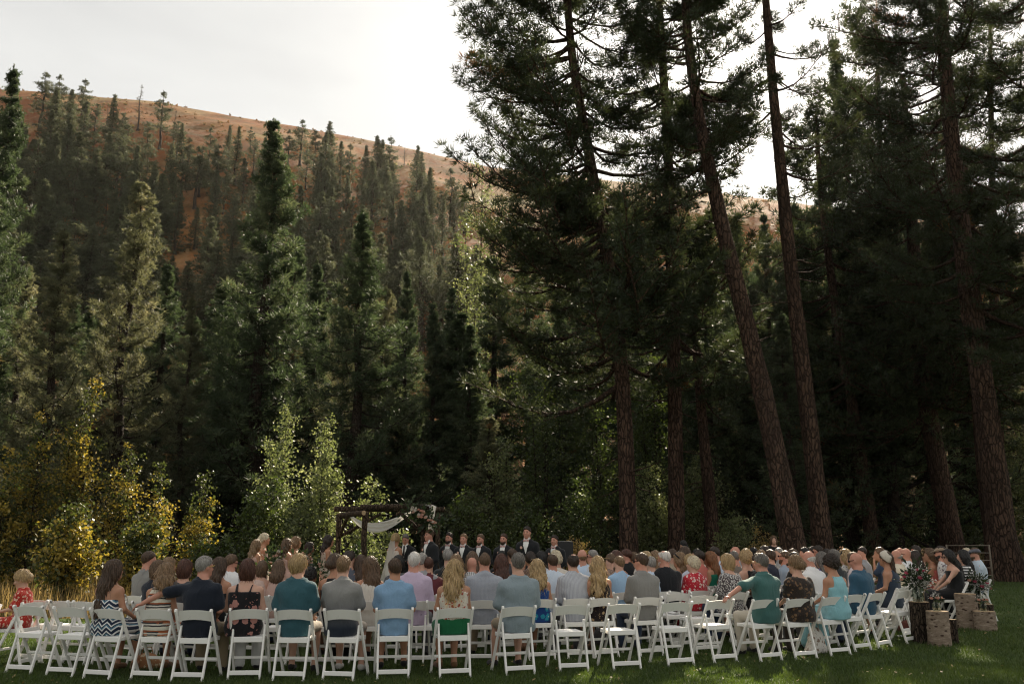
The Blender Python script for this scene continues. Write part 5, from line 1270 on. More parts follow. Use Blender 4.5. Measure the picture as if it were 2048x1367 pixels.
guest('young man in sky blue polo shirt', 790, 1124, 1, seat=8, hair=('short', 'brown'), top=P_('heather', (0.15, 0.27, 0.42), (0.24, 0.37, 0.52)), sleeve=0.7, neck='shirt', bottom=P_('plain', (0.27, 0.22, 0.15)), legs='shorts', wide=1.02, skin='tan', dx=0.04, side_arm={1: 'thigh'}, shoes='shoe_dark', locks=500)
guest('woman with long blonde hair in strappy floral top and green skirt', 907, 1123, 1, F_, seat=9, hair=('wavy', 'blond'), ln=0.33, top=P_('floral', (0.62, 0.57, 0.48), (0.34, 0.06, 0.04), (0.05, 0.09, 0.04), 2.3), bottom=P_('plain', (0.010, 0.115, 0.045)), legs='dress', skin='tan', wide=1.1, shoes='sandal', locks=700, waist=.07, **strap)
guest('broad man in faded chambray shirt', 1034, 1107, 1, seat=10, hair=('short', 'salt'), top=P_('heather', (0.16, 0.215, 0.245), (0.28, 0.325, 0.345)), sleeve=0.9, bottom=KHAKI, legs='shorts', wide=1.16, deep=1.08, head=(0.2, 0), dx=-0.03)
for k, t_ in ((11, 'empty white folding chair just right of the man in chambray'), (12, 'empty white folding chair behind the man in grey button shirt'), (13, 'sunlit empty white folding chair, fourth to the left of the man in green'), (14, 'empty white folding chair under the outstretched hand of the man in green')): chair(*SEAT1[k], t_)
guest('man in green shirt with arm stretched over the chair beside him', 1535, 1111, 1, seat=15, hair=('short', 'salt'), top=P_('plain', (0.050, 0.128, 0.118)), sleeve=0.95, bottom=P_('plain', (0.46, 0.41, 0.33)), side_arm={-1: 'out'}, wide=1.10, deep=1.06, head=(-0.25, 0), glasses='clear', skin='red', facing_add=0.15)
guest('woman with ashen updo and sunglasses in brown patterned top', 1597, 1112, 1, F_, seat=16, hair=('updo', 'light'), top=P_('floral', (0.028, 0.020, 0.016), (0.15, 0.085, 0.045), (0.3, 0.24, 0.17), 2.0), neck='scoop', sleeve=0.7, bottom=P_('plain', (0.05, 0.04, 0.035)), legs='trousers', wide=1.15, deep=1.1, glasses='dark', head=(-0.3, 0))
guest('woman with short dark hair in aqua racerback dress', 1692, 1111, 1, F_, seat=17, hair=('curly', 'dark'), top=P_('heather', (0.20, 0.44, 0.50), (0.30, 0.54, 0.58)), bottom=P_('plain', (0.26, 0.50, 0.55)), legs='dress_long', skin='tan', wide=1.08, lean=0.06, glasses='dark', head=(-0.3, -0.1), dx=0.05, **tank)
chair(*SEAT1[18], 'empty white folding chair between the aqua dress and the bald man in blue')
guest('bald man in deep blue shirt with sunglasses', 1733, 1108, 1, seat=19, hair=('bald', 'grey'), top=P_('plain', (0.030, 0.085, 0.135)), sleeve=1.2, bottom=JEAN, wide=1.14, deep=1.08, lean=0.06, glasses='dark', skin='red', head=(-0.2, -0.15), dx=-0.16)
chair(*SEAT1[20], 'empty white folding chair beside the bark covered log at the right end')

# second row
guest('woman with straight brown hair and bare shoulders in black', 440, 1118, 2, F_, hair=('long', 'brown'), ln=0.26, top=P_('plain', BLACK), bottom=P_('plain', BLACK), legs='dress', skin='tan', neck='strapless')
guest('brown haired woman behind the grey haired man\'s shoulder', 369, 1124, 2, F_, hair=('bob', 'auburn'), top=P_('plain', (0.05, 0.05, 0.055)), neck='scoop', bottom=JEAN, head=(0.3, 0))
guest('woman with brown hair in navy, head bent to the right', 318, 1127, 2, F_, hair=('bob', 'mid'), top=P_('plain', NAVY), neck='tee', sleeve=0.8, bottom=JEAN, head=(0.3, -0.1))
guest('dark haired child in black top between teal and grey shirts', 622, 1138, 2, F_, hair=('curly', 'black'), top=P_('plain', BLACK), bottom=P_('plain', BLACK), legs='skirt', skin='brown', scale=0.96, **tank)
guest('person with brown hair in black sleeveless top', 672, 1107, 2, F_, hair=('updo', 'brown'), top=P_('plain', BLACK), neck='tank', bottom=P_('plain', BLACK), head=(0.3, 0), skin='tan')
guest('woman with brown hair in white halter top', 741, 1115, 2, F_, hair=('long', 'mid'), ln=0.30, top=P_('plain', (0.62, 0.58, 0.52)), bottom=P_('plain', (0.6, 0.56, 0.5)), legs='dress', skin='tan', **hal)
guest('white haired man in lilac shirt', 828, 1106, 2, hair=('short', 'white'), top=P_('plain', (0.50, 0.40, 0.52)), sleeve=1.8, bottom=GREYT, wide=1.06, skin='red', head=(0.25, 0))
guest('man with close cropped hair in small blue checks', 969, 1106, 2, hair=('buzz', 'mid'), top=P_('check', (0.50, 0.51, 0.54), (0.05, 0.075, 0.13), sc=1.4), sleeve=1.9, bottom=KHAKI, wide=1.12, skin='red')
guest('woman with wavy blonde hair in blue flowered dress', 1073, 1124, 2, F_, hair=('wavy', 'blond'), ln=0.27, top=P_('floral', (0.010, 0.05, 0.20), (0.02, 0.26, 0.36), (0.75, 0.73, 0.68), 1.0), bottom=P_('floral', (0.010, 0.05, 0.20), (0.02, 0.26, 0.36), (0.75, 0.73, 0.68), 1.0), legs='dress', skin='tan', neck='tank', shoes='sandal')
guest('man with bald spot in grey striped shirt', 1148, 1110, 2, hair=('thin', 'dark'), top=P_('stripe_v', (0.35, 0.36, 0.40), (0.48, 0.49, 0.52)), sleeve=1.9, bottom=GREYT, wide=1.08, lean=0.08)
guest('woman with long blonde curls in black flowered halter dress', 1194, 1116, 2, F_, hair=('wavy', 'blond'), ln=0.40, top=P_('floral', (0.016, 0.010, 0.010), (0.42, 0.30, 0.17), (0.35, 0.07, 0.04), 1.7), bottom=P_('floral', (0.016, 0.010, 0.010), (0.42, 0.30, 0.17), (0.35, 0.07, 0.04), 1.7), legs='dress', skin='tan', shoes='sandal', locks=420, **hal)
guest('man with sunglasses in grey button shirt, head turned', 1282, 1110, 2, hair=('short', 'brown'), top=P_('heather', (0.17, 0.165, 0.155), (0.25, 0.245, 0.23)), sleeve=1.9, bottom=JEAN, wide=1.12, glasses='dark', head=(-0.35, 0), skin='red', dx=-0.05)
chair(x_at(1395, yrow(1395, 2), 1200), yrow(1395, 2), facing(1.6, 13), 'empty second row chair, its back in front of the red flowered blouse')
chair(x_at(1345, yrow(1345, 2.6), 1190), yrow(1345, 2.6), facing(2.2, 14), 'empty white folding chair in front of the man in grey button shirt')
guest('woman with blonde bob in open knit shawl', 1456, 1110, 2, F_, Y=yrow(1456, 2) + 0.5, hair=('bob', 'blond'), top=P_('lace', (0.62, 0.60, 0.57), (0.085, 0.07, 0.075)), neck='scoop', sleeve=1.6, bottom=JEAN, wide=1.1, deep=1.06, head=(-0.3, 0))
guest('heavy bald man in white shirt', 1625, 1103, 2, hair=('fringe', 'white'), top=WSH, sleeve=1.9, bottom=GREYT, wide=1.14, deep=1.12, lean=0.10, skin='red', head=(-0.1, -0.25))
guest('woman with pale headband and ponytail in navy halter top', 1777, 1102, 2, F_, hair=('pony', 'brown'), top=P_('plain', (0.035, 0.05, 0.075)), bottom=P_('plain', (0.03, 0.04, 0.06)), legs='dress', skin='tan', lean=0.05, extra=(ex_band(P_('plain', (0.55, 0.50, 0.42)), True),), **hal)
for px_, row_, t_ in ((94, 1.95, 'empty white folding chair at the left end of the second row'), (140, 1.95, 'second empty white folding chair in the second row from the left'), (180, 1.95, 'empty white folding chair seen past the woman in chevron dress'), (240, 1.95, 'empty white folding chair right of the long haired woman'),
                      (560, 2, 'empty white folding chair in front of the blond man in teal'), (852, 2, 'empty white folding chair between the sky blue polo and blonde woman'), (846, 3, 'empty white folding chair in front of the lilac shirt'), (1006, 2.1, 'empty white folding chair seen between the blonde woman and chambray shirt'), (1786, 2.35, 'empty white folding chair behind the navy halter top'), (1812, 2.6, 'empty white folding chair beside the jar of large flowers')):
    y_ = yrow(px_, row_); x_ = x_at(px_, y_, 1220); chair(x_, y_, facing(x_, y_), t_)

# third row
guest('man in grey shirt looking to the right, far left of the crowd', 295, 1105, 3, hair=('short', 'brown'), top=P_('heather', (0.17, 0.165, 0.155), (0.24, 0.235, 0.22)), sleeve=0.9, bottom=KHAKI, head=(0.8, 0), facing_add=-0.25, skin='red', chair_label='white chair under the man in grey shirt at far left')
guest('light haired woman with bare shoulders right of the man in grey', 337, 1120, 3, F_, hair=('long', 'light'), top=P_('plain', (0.4, 0.25, 0.2)), neck='strapless', bottom=JEAN, legs='skirt', skin='tan', head=(0.5, 0))
guest('bearded man in white shirt turned to the right', 463, 1114, 3, hair=('short', 'mid'), top=WSH, sleeve=1.9, bottom=KHAKI, beard='brown', head=(1.0, 0), skin='red', glasses='dark')
guest('flower girl with crown of twisted hair in pink', 557, 1128, 3, F_, hair=('long', 'mid'), ln=0.20, top=P_('plain', (0.55, 0.37, 0.31)), neck='tank', bottom=P_('plain', (0.55, 0.37, 0.31)), legs='dress', extra=(ex_band(P_('plain', (0.20, 0.10, 0.05))),))
guest('brown haired woman half hidden by the black flowered top', 523, 1130, 3, F_, hair=('bob', 'mid'), top=P_('plain', (0.55, 0.4, 0.34)), neck='tank', bottom=JEAN)
guest('dark haired man in slate blue shirt right of the black top', 699, 1103, 3, hair=('short', 'dark'), top=P_('plain', (0.085, 0.095, 0.12)), sleeve=1.9, bottom=GREYT, head=(0.5, 0))
guest('woman with brown hair in tan straps behind the white halter', 722, 1112, 3, F_, hair=('long', 'brown'), top=P_('plain', (0.3, 0.16, 0.09)), bottom=JEAN, skin='tan', **strap)
guest('dark haired woman in front of the sky blue polo', 797, 1113, 3, F_, hair=('bob', 'black'), top=P_('plain', (0.10, 0.10, 0.105)), neck='tee', bottom=GREYT, skin='tan')
guest('grey haired man peeking out right of the lilac shirt', 845, 1110, 3, hair=('short', 'grey'), top=P_('plain', (0.3, 0.3, 0.31)), sleeve=1.9, bottom=GREYT, glasses='clear', head=(0.6, 0))
guest('boy with brown hair in maroon shirt', 857, 1122, 3, hair=('short', 'auburn'), top=P_('plain', (0.12, 0.028, 0.035)), sleeve=0.8, bottom=JEAN, head=(0.3, 0))
guest('woman with pale straight hair behind the long blonde hair', 912, 1110, 3, F_, hair=('long', 'light'), top=P_('plain', (0.38, 0.2, 0.13)), neck='tank', bottom=JEAN, skin='tan')
guest('bald man in black and white plaid shirt', 943, 1120, 3, hair=('bald', 'mid'), top=P_('check', (0.66, 0.66, 0.65), (0.02, 0.025, 0.035), sc=0.5), sleeve=1.9, bottom=GREYT, skin='red')
guest('woman with long two toned brown hair', 1003, 1109, 3, F_, hair=('long', 'auburn'), ln=0.42, top=P_('plain', (0.20, 0.11, 0.07)), neck='tank', bottom=JEAN, skin='tan')
guest('stocky man in pale blue shirt with brown hair', 1105, 1114, 3, hair=('short', 'brown'), top=LBLUE, sleeve=1.9, bottom=GREYT, wide=1.1, skin='red')
guest('bearded boy in light blue polo with fluffy hair', 1238, 1120, 3, hair=('short', 'light'), top=P_('plain', (0.30, 0.45, 0.62)), sleeve=0.7, bottom=KHAKI, head=(-0.3, 0), beard='mid')
guest('grey haired person in pale blue shirt leaning behind the grey button shirt', 1302, 1121, 3, hair=('short', 'grey'), top=LB2, sleeve=1.9, bottom=GREYT, wide=1.12, dx=0.10, head=(-0.3, 0), chair_label='white chair under the grey haired person in pale blue shirt')
guest('white bearded man with glasses in black shirt', 1327, 1101, 3, hair=('thin', 'white'), top=P_('plain', (0.011, 0.012, 0.015)), sleeve=1.9, bottom=GREYT, wide=1.15, beard='white', glasses='clear', head=(-0.35, 0), skin='red', dx=0.06)
guest('older woman with white curls in red flowered blouse', 1385, 1119, 3, F_, hair=('curly', 'pale'), top=P_('floral', (0.46, 0.020, 0.035), (0.68, 0.52, 0.48), (0.46, 0.02, 0.035), 1.9), neck='tee', sleeve=1.4, bottom=P_('plain', (0.3, 0.02, 0.03)), wide=1.15, deep=1.1, head=(-0.35, 0), glasses='clear')
guest('woman with blonde curls in black sleeveless dress', 1494, 1099, 3, F_, hair=('curly', 'blond'), top=P_('plain', BLACK), bottom=P_('plain', BLACK), legs='dress', wide=1.1, skin='fair', **tank)
guest('woman with dark hair and glasses in black', 1519, 1109, 3, F_, Y=yrow(1519, 3) - 0.35, hair=('updo', 'dark'), top=P_('plain', BLACK), neck='tee', sleeve=0.7, bottom=P_('plain', BLACK), glasses='clear', head=(-0.5, 0), skin='tan')
guest('woman in black lace behind the ashen updo', 1590, 1106, 3, F_, hair=('updo', 'dark'), top=P_('plain', BLACK), neck='scoop', sleeve=1.2, bottom=P_('plain', BLACK))
guest('woman with long grey hair in purple top', 1643, 1105, 3, F_, hair=('long', 'salt'), top=P_('plain', (0.14, 0.12, 0.27)), neck='tee', sleeve=1.3, bottom=GREYT, dx=0.05)
guest('grey haired man with glasses in charcoal jacket', 1668, 1100, 3, hair=('short', 'salt'), top=P_('plain', (0.022, 0.025, 0.028)), sleeve=1.9, bottom=GREYT, glasses='clear', head=(-0.5, 0), wide=1.08, skin='red', dx=0.05)
guest('bald man in cream shirt behind the headband', 1797, 1101, 3, hair=('fringe', 'grey'), top=P_('plain', (0.62, 0.55, 0.42)), sleeve=1.9, bottom=GREYT, wide=1.1, lean=0.05, skin='red', head=(-0.2, -0.1))
guest('bald man with full dark beard in white shirt', 1811, 1096, 3, hair=('bald', 'mid'), top=P_('floral', (0.68, 0.68, 0.68), (0.5, 0.52, 0.56), (0.62, 0.62, 0.64), 3.0), sleeve=1.9, bottom=GREYT, beard='dark', glasses='dark', wide=1.06, skin='red', Y=yrow(1811, 3) + 0.6)

# fourth row and beyond
guest('grey haired man in dark suit in front of the groomsmen', 897, 1099, 4, hair=('short', 'grey'), top=P_('plain', (0.018, 0.020, 0.022)), neck='jacket', sleeve=1.9, bottom=GREYT, wide=1.05, head=(0.25, 0))
guest('woman with long brown hair in front of the third groomsman', 945, 1103, 4, F_, hair=('long', 'mid'), top=P_('plain', (0.35, 0.2, 0.14)), neck='tank', bottom=JEAN)
guest('dark haired person left of the salt haired man in chambray', 1003, 1105, 5, hair=('short', 'black'), top=P_('plain', BLACK), sleeve=1.5, bottom=GREYT)
guest('brown haired man below the tallest groomsman', 1024, 1099, 5, hair=('short', 'brown'), top=P_('plain', (0.05, 0.05, 0.055)), sleeve=1.5, bottom=GREYT)
guest('dark haired woman with gathered hair and hand raised', 1062, 1104, 4, F_, hair=('updo', 'dark'), top=P_('plain', (0.13, 0.08, 0.06)), neck='tee', bottom=GREYT, skin='tan', side_arm={-1: 'face'})
guest('black haired woman with clip in pale blue blouse', 1082, 1102, 4, F_, hair=('bob', 'black'), top=P_('plain', (0.55, 0.6, 0.68)), neck='tee', sleeve=1.2, bottom=GREYT)
guest('older woman with pale curls in cream flowered blouse', 1113, 1103, 4, F_, hair=('curly', 'pale'), top=P_('floral', (0.62, 0.56, 0.48), (0.6, 0.5, 0.42), (0.2, 0.03, 0.05), 1.3), neck='tee', sleeve=1.0, bottom=GREYT, wide=1.1)
guest('tall bald man in pale blue behind the bald spot', 1165, 1098, 4, hair=('fringe', 'light'), top=LB2, sleeve=1.9, bottom=GREYT, skin='red')
guest('grey haired man with sunglasses turned away from the arch', 1184, 1103, 5, hair=('short', 'grey'), top=P_('plain', (0.33, 0.29, 0.23)), sleeve=0.9, bottom=KHAKI, glasses='dark', head=(-0.9, 0), skin='red')
guest('woman with dark curls pinned up', 1232, 1104, 4, F_, hair=('curly', 'auburn'), top=P_('plain', (0.5, 0.42, 0.34)), neck='tank', bottom=GREYT, skin='tan', head=(-0.6, 0))
guest('older woman with light brown hair at the edge of the front seats', 1222, 1110, 4, F_, hair=('updo', 'mid'), top=P_('lace', (0.4, 0.3, 0.24), (0.2, 0.13, 0.1)), neck='tee', bottom=GREYT, head=(-0.9, 0), chair_label='white chair under the older woman with light brown hair')
guest('ruddy dark haired man in black suit and white collar', 1253, 1101, 5, hair=('short', 'auburn'), top=P_('plain', BLACK), neck='jacket', sleeve=1.9, bottom=GREYT, suit='bow', head=(-0.6, 0), skin='red')
guest('woman with topknot facing left', 1267, 1106, 5, F_, hair=('updo', 'mid'), top=P_('plain', (0.55, 0.5, 0.45)), neck='tank', bottom=GREYT, head=(-0.9, 0), skin='tan')
guest('woman with straight blonde hair behind the grey button shirt', 1292, 1104, 4, F_, hair=('long', 'blond'), top=P_('plain', (0.45, 0.3, 0.25)), neck='tank', bottom=GREYT)
guest('woman with light brown hair left of the white beard', 1310, 1103, 4, F_, hair=('wavy', 'light'), top=P_('plain', (0.36, 0.22, 0.16)), neck='tank', bottom=GREYT, skin='tan')
guest('broad man in tan shirt with cropped brown hair', 1345, 1097, 4, hair=('buzz', 'brown'), top=P_('plain', (0.36, 0.30, 0.22)), sleeve=0.9, bottom=KHAKI, wide=1.12, dx=0.05)
guest('woman with wavy bronde hair and dark headband', 1360, 1106, 4, F_, Y=yrow(1360, 4) - 0.5, hair=('wavy', 'light'), top=P_('plain', (0.5, 0.27, 0.17)), neck='strapless', bottom=GREYT, skin='tan', head=(-0.5, 0), extra=(ex_band(P_('plain', BLACK)),))
guest('man with thick brown hair in front of the crouching photographer', 1368, 1095, 5, hair=('mop', 'brown'), top=P_('plain', (0.09, 0.09, 0.1)), sleeve=1.5, bottom=GREYT)
guest('woman with short blonde hair behind the white curls', 1380, 1111, 4, F_, Y=yrow(1380, 3) + 0.5, hair=('bob', 'blond'), top=P_('plain', (0.5, 0.52, 0.6)), neck='tee', bottom=GREYT, head=(-0.4, 0))
guest('young man with sunglasses in coral shirt', 1399, 1105, 4, hair=('short', 'dark'), top=P_('plain', (0.48, 0.14, 0.11)), sleeve=0.8, bottom=KHAKI, glasses='dark', head=(-0.6, 0), skin='red')
guest('dark haired man behind the coral shirt', 1394, 1100, 6, hair=('short', 'black'), top=P_('plain', BLACK), sleeve=1.5, bottom=GREYT)
guest('girl with long ginger hair in emerald dress', 1418, 1104, 4, F_, hair=('long', 'ginger'), ln=0.44, top=P_('plain', (0.010, 0.14, 0.085)), bottom=P_('plain', (0.01, 0.14, 0.085)), legs='dress', head=(-0.5, 0), facing_add=0.3, skin='tan', **strap)
guest('man with white sunglasses in pale blue shirt', 1428, 1094, 5, hair=('short', 'dark'), top=LB2, sleeve=1.3, bottom=KHAKI, glasses='white', head=(-0.7, 0), skin='red', dx=0.05)
guest('balding man in taupe shirt behind the knit shawl', 1467, 1103, 4, hair=('buzz', 'salt'), top=P_('plain', (0.15, 0.13, 0.11)), sleeve=1.5, bottom=KHAKI, wide=1.1, skin='red', Y=yrow(1467, 4) - 0.4)
guest('bald man with sunglasses below the pale flowering bush', 1470, 1092, 6, hair=('bald', 'mid'), top=P_('plain', (0.3, 0.3, 0.31)), sleeve=1.5, bottom=KHAKI, glasses='dark', head=(-0.7, 0), skin='red')
guest('person in black cap below the golden brush', 1508, 1097, 6, hair=('short', 'black'), top=P_('plain', BLACK), sleeve=1.5, bottom=GREYT, extra=(ex_cap(P_('plain', BLACK)),))
guest('woman with streaked hair behind the dark updo', 1520, 1101, 5, F_, hair=('bob', 'light'), top=P_('plain', (0.2, 0.16, 0.14)), neck='tee', bottom=GREYT)
guest('dark haired man left of the woman standing in black', 1527, 1092, 6, hair=('short', 'dark'), top=P_('plain', (0.08, 0.08, 0.09)), sleeve=1.5, bottom=GREYT, skin='red', head=(-0.6, 0))
guest('brown haired man behind the man in green', 1541, 1102, 4, hair=('short', 'brown'), top=P_('plain', (0.02, 0.025, 0.04)), sleeve=1.9, bottom=GREYT)
guest('cropped man with sunglasses in blue grey shirt', 1568, 1103, 4, hair=('buzz', 'mid'), top=P_('heather', (0.24, 0.30, 0.38), (0.32, 0.38, 0.45)), sleeve=1.3, bottom=KHAKI, glasses='dark', head=(-0.5, 0), skin='red', beard='mid')
guest('pale cropped man below the leaning trunk', 1560, 1096, 6, hair=('buzz', 'grey'), top=P_('plain', (0.3, 0.3, 0.3)), sleeve=1.5, bottom=KHAKI, head=(-0.6, 0))
guest('woman with smooth brown hair right of the blue grey shirt', 1583, 1098, 5, F_, hair=('long', 'brown'), top=P_('plain', (0.45, 0.45, 0.43)), neck='tee', bottom=GREYT)
guest('dark haired man with ruddy face between the two tall trunks', 1611, 1097, 6, hair=('short', 'black'), top=P_('plain', (0.05, 0.05, 0.06)), sleeve=1.5, bottom=GREYT, skin='red', head=(-0.6, 0))
guest('dark haired guest turned away behind the bald white shirt', 1624, 1094, 7, hair=('short', 'dark'), top=P_('plain', (0.05, 0.045, 0.05)), sleeve=1.5, bottom=GREYT, skin='tan', head=(-0.4, 0))
guest('man with round sunglasses below the reddish trunk', 1638, 1091, 6, hair=('short', 'dark'), top=P_('plain', (0.14, 0.12, 0.11)), sleeve=1.5, bottom=KHAKI, glasses='dark', head=(-0.6, 0), skin='red')
guest('dark haired woman right of the round sunglasses', 1652, 1099, 6, F_, hair=('bob', 'dark'), top=P_('plain', (0.06, 0.05, 0.05)), neck='tee', bottom=GREYT, skin='tan', head=(-0.6, 0))
guest('blonde woman in black cap behind the short dark hair', 1690, 1098, 4, F_, hair=('wavy', 'blond'), top=P_('floral', (0.5, 0.48, 0.46), (0.1, 0.1, 0.1), (0.3, 0.3, 0.3), 2.2), neck='tee', sleeve=0.8, bottom=GREYT, extra=(ex_cap(P_('plain', BLACK)),), head=(-0.3, 0))
guest('tousled woman in white and pink blouse behind the aqua dress', 1707, 1108, 4, F_, hair=('wavy', 'mid'), top=P_('plain', (0.6, 0.52, 0.52)), neck='tee', sleeve=1.0, bottom=GREYT, head=(-0.3, 0), Y=yrow(1707, 4) - 0.5)
guest('dark haired man in profile before the dry grass', 1725, 1095, 5, hair=('short', 'dark'), top=P_('plain', (0.25, 0.25, 0.26)), sleeve=1.5, bottom=KHAKI, head=(-0.7, 0), skin='red')
guest('brown haired woman with hand at her chin', 1762, 1094, 5, F_, hair=('updo', 'mid'), top=P_('plain', (0.03, 0.05, 0.09)), neck='tee', sleeve=0.8, bottom=GREYT, side_arm={-1: 'face'}, head=(-0.6, 0), skin='tan')
guest('pink scalped bald man behind the cream shirt', 1798, 1095, 5, hair=('fringe', 'white'), top=P_('plain', (0.4, 0.4, 0.42)), sleeve=1.5, bottom=KHAKI, skin='red', head=(-0.5, 0))
guest('woman with long dark hair behind the white shirt', 1831, 1103, 4, F_, hair=('long', 'dark'), top=P_('plain', (0.08, 0.07, 0.07)), neck='tee', bottom=GREYT, dx=0.0)
guest('man with sunglasses and white collar at the back right', 1834, 1091, 5, hair=('short', 'dark'), top=WSH, sleeve=1.9, bottom=GREYT, glasses='dark', head=(-0.5, 0), skin='red', dx=0.06)
guest('woman with tangled hair and hand on her face in coral', 1862, 1096, 4, F_, hair=('wavy', 'mid'), top=P_('plain', (0.42, 0.11, 0.09)), bottom=P_('plain', (0.42, 0.11, 0.09)), legs='dress', side_arm={-1: 'face'}, head=(-0.6, -0.15), skin='tan', Y=17.9, **strap)
guest('bearded man in trucker cap and patterned shirt', 1884, 1092, 4, hair=('short', 'dark'), top=P_('floral', (0.58, 0.56, 0.54), (0.16, 0.14, 0.16), (0.3, 0.25, 0.25), 2.6), sleeve=0.8, bottom=KHAKI, beard='dark', glasses='dark', head=(-0.4, 0), skin='red', Y=17.6, extra=(ex_cap(P_('plain', (0.26, 0.20, 0.14))),), arms='thigh')
guest('woman with black hair and sunglasses in black camisole at the right end', 1903, 1100, 2, F_, hair=('long', 'black'), ln=0.42, top=P_('plain', BLACK), bottom=P_('plain', BLACK), legs='dress_long', skin='fair', glasses='dark', wide=1.15, deep=1.12, head=(-0.1, -0.1), Y=17.0, facing_add=0.45, arms='knee', lean=0.08, chair_label='white chair under the woman in black camisole', **strap)
guest('woman with black hair in black and white stripes', 1927, 1101, 3, F_, hair=('long', 'black'), ln=0.36, top=P_('stripe_h', BLACK, (0.75, 0.74, 0.72), sc=1.25), neck='scoop', sleeve=0.9, bottom=P_('plain', BLACK), Y=17.5, facing_add=0.35, dx=0.02)
guest('man in grey flat cap and pale blue shirt', 1949, 1095, 3, hair=('buzz', 'mid'), top=P_('plain', (0.48, 0.56, 0.63)), sleeve=1.2, bottom=KHAKI, Y=18.0, facing_add=0.35, head=(-0.3, 0), skin='red', extra=(ex_cap(P_('heather', (0.07, 0.07, 0.085), (0.13, 0.13, 0.15)), True, True),), glasses='dark', beard='mid', wide=1.08)
guest('blonde woman mostly hidden behind the flat cap', 1932, 1097, 5, F_, hair=('wavy', 'pale'), top=P_('plain', (0.5, 0.4, 0.35)), neck='tee', bottom=GREYT, Y=19.0, facing_add=0.4)
# the girl at the left
gp = at(48, 1200, 11.9)
chair(gp.x, 11.9, R(75), 'white folding chair turned sideways under the little girl in red')
person((gp.x, 11.9, 0.10), R(98), 'blonde little girl in red flowered dress reading, sitting sideways', 0.80, 'f', h=0.0125, hair=('updo', 'blond'), top=P_('floral', (0.42, 0.028, 0.018), (0.62, 0.40, 0.30), (0.5, 0.1, 0.04), 2.2), neck='tee', sleeve=0.8, bottom=P_('floral', (0.42, 0.028, 0.018), (0.62, 0.40, 0.30), (0.5, 0.1, 0.04), 2.2), legs='dress', shoes='sandal', arms='read', head=(0.0, -0.35), group=GS, child=True, locks=400, face=True, lean=0.05)

# ------------------------------------------------------------------ the wedding party and others who stand
GB_, GM_ = 'bridesmaids standing left of the arch', 'groomsmen standing in dark suits'
def stander(label, px, hy, Y, rz, sex='m', **kw):
    x = x_at(px, Y, hy + 20); want = at(px, hy, Y).z; top = 1.755 if sex == 'm' else 1.715
    return person((x, Y, 0), rz, label, max(0.86, min(1.08, want / top)), sex, pose='stand', h=kw.pop('h', 0.016), adapt=0.1, **kw)
PINK, FLO = P_('plain', (0.56, 0.35, 0.29)), P_('floral', (0.50, 0.42, 0.34), (0.25, 0.15, 0.11), (0.12, 0.13, 0.07), 1.6)
def maid(label, px, hy, Y, hair, rz=-1.0, **kw):
    d = dict(neck='straps', top=PINK, bottom=PINK); d.update(kw)
    return stander(label, px, hy, Y, rz, 'f', hair=hair, legs='dress_long', arms='hold', skin=d.pop('skin', 'tan'), group=GB_, locks=160, **d)
maid('bridesmaid with half up brown hair, leftmost of the row', 511, 1079, 18.0, ('wavy', 'light'), -0.75, ln=0.28)
maid('bridesmaid with platinum pinned up hair', 526, 1066, 18.5, ('updo', 'pale'), -1.2, top=P_('plain', (0.55, 0.43, 0.34)), bottom=P_('plain', (0.55, 0.43, 0.34)))
maid('bridesmaid with long brown waves, seen from behind in pink', 572, 1077, 18.2, ('wavy', 'mid'), -0.8, ln=0.36, neck='tank')
maid('bridesmaid with wavy bronde bob behind the pink one', 590, 1073, 19.0, ('wavy', 'light'), -1.2, ln=0.22)
maid('bridesmaid with dark hair, shorter than the others', 617, 1084, 19.2, ('wavy', 'dark'), -1.2, ln=0.26, skin='brown')
maid('dark haired bridesmaid in flowered gown with profile turned to the arch', 655, 1070, 19.4, ('wavy', 'dark'), -1.25, ln=0.30, top=FLO, bottom=FLO, face=True)
stander('bride with braided updo and long veil', 790, 1066, 19.6, -0.55, 'f', hair=('updo', 'blond'), top=P_('lace', (0.72, 0.70, 0.66), (0.60, 0.48, 0.40)), neck='straps', bottom=P_('plain', (0.74, 0.72, 0.68)), legs='dress_long', arms='hold', skin='tan', extra=(ex_veil,), locks=200)
DS = P_('plain', (0.013, 0.014, 0.016))
stander('officiant in dark suit and tie looking down', 812, 1068, 20.6, R(165), 'm', hair=('short', 'salt'), top=DS, neck='jacket', sleeve=2, bottom=DS, suit='tie', arms='hold', skin='red', face=True, head=(0, -0.35))
def groom(label, px, hy, Y, rz, hair='brown', **kw):
    return stander(label, px, hy, Y, rz, 'm', hair=('short', hair), top=DS, neck='jacket', sleeve=2, bottom=DS, suit='bow', arms='clasp', skin='red', face=True, group=kw.pop('group', GM_), **kw)
groom('groom with swept brown hair beside the arch post', 860, 1059, 19.3, R(130), 'mid', group=None)
groom('groomsman with dark beard next to the groom', 899, 1065, 19.6, R(155), 'dark', beard='dark')
groom('groomsman with blond quiff, second from the groom', 928, 1067, 19.4, R(160), 'light')
groom('groomsman with reddish beard, third from the groom', 962, 1068, 19.4, R(150), 'mid', beard='mid')
groom('stubbled groomsman left of the tallest one', 1008, 1067, 19.4, R(160), 'brown', beard='brown')
groom('tallest groomsman towering above the others', 1055, 1053, 19.2, R(160), 'dark')
groom('last groomsman at the right end of the line', 1110, 1070, 19.5, R(150), 'dark')
stander('woman in black with long hair standing before the leaning trunk', 1548, 1071, 24.5, R(172), 'f', hair=('long', 'mid'), ln=0.3, top=P_('plain', BLACK), neck='scoop', sleeve=1.9, bottom=P_('plain', BLACK), legs='trousers', arms='clasp', face=True, skin='fair')
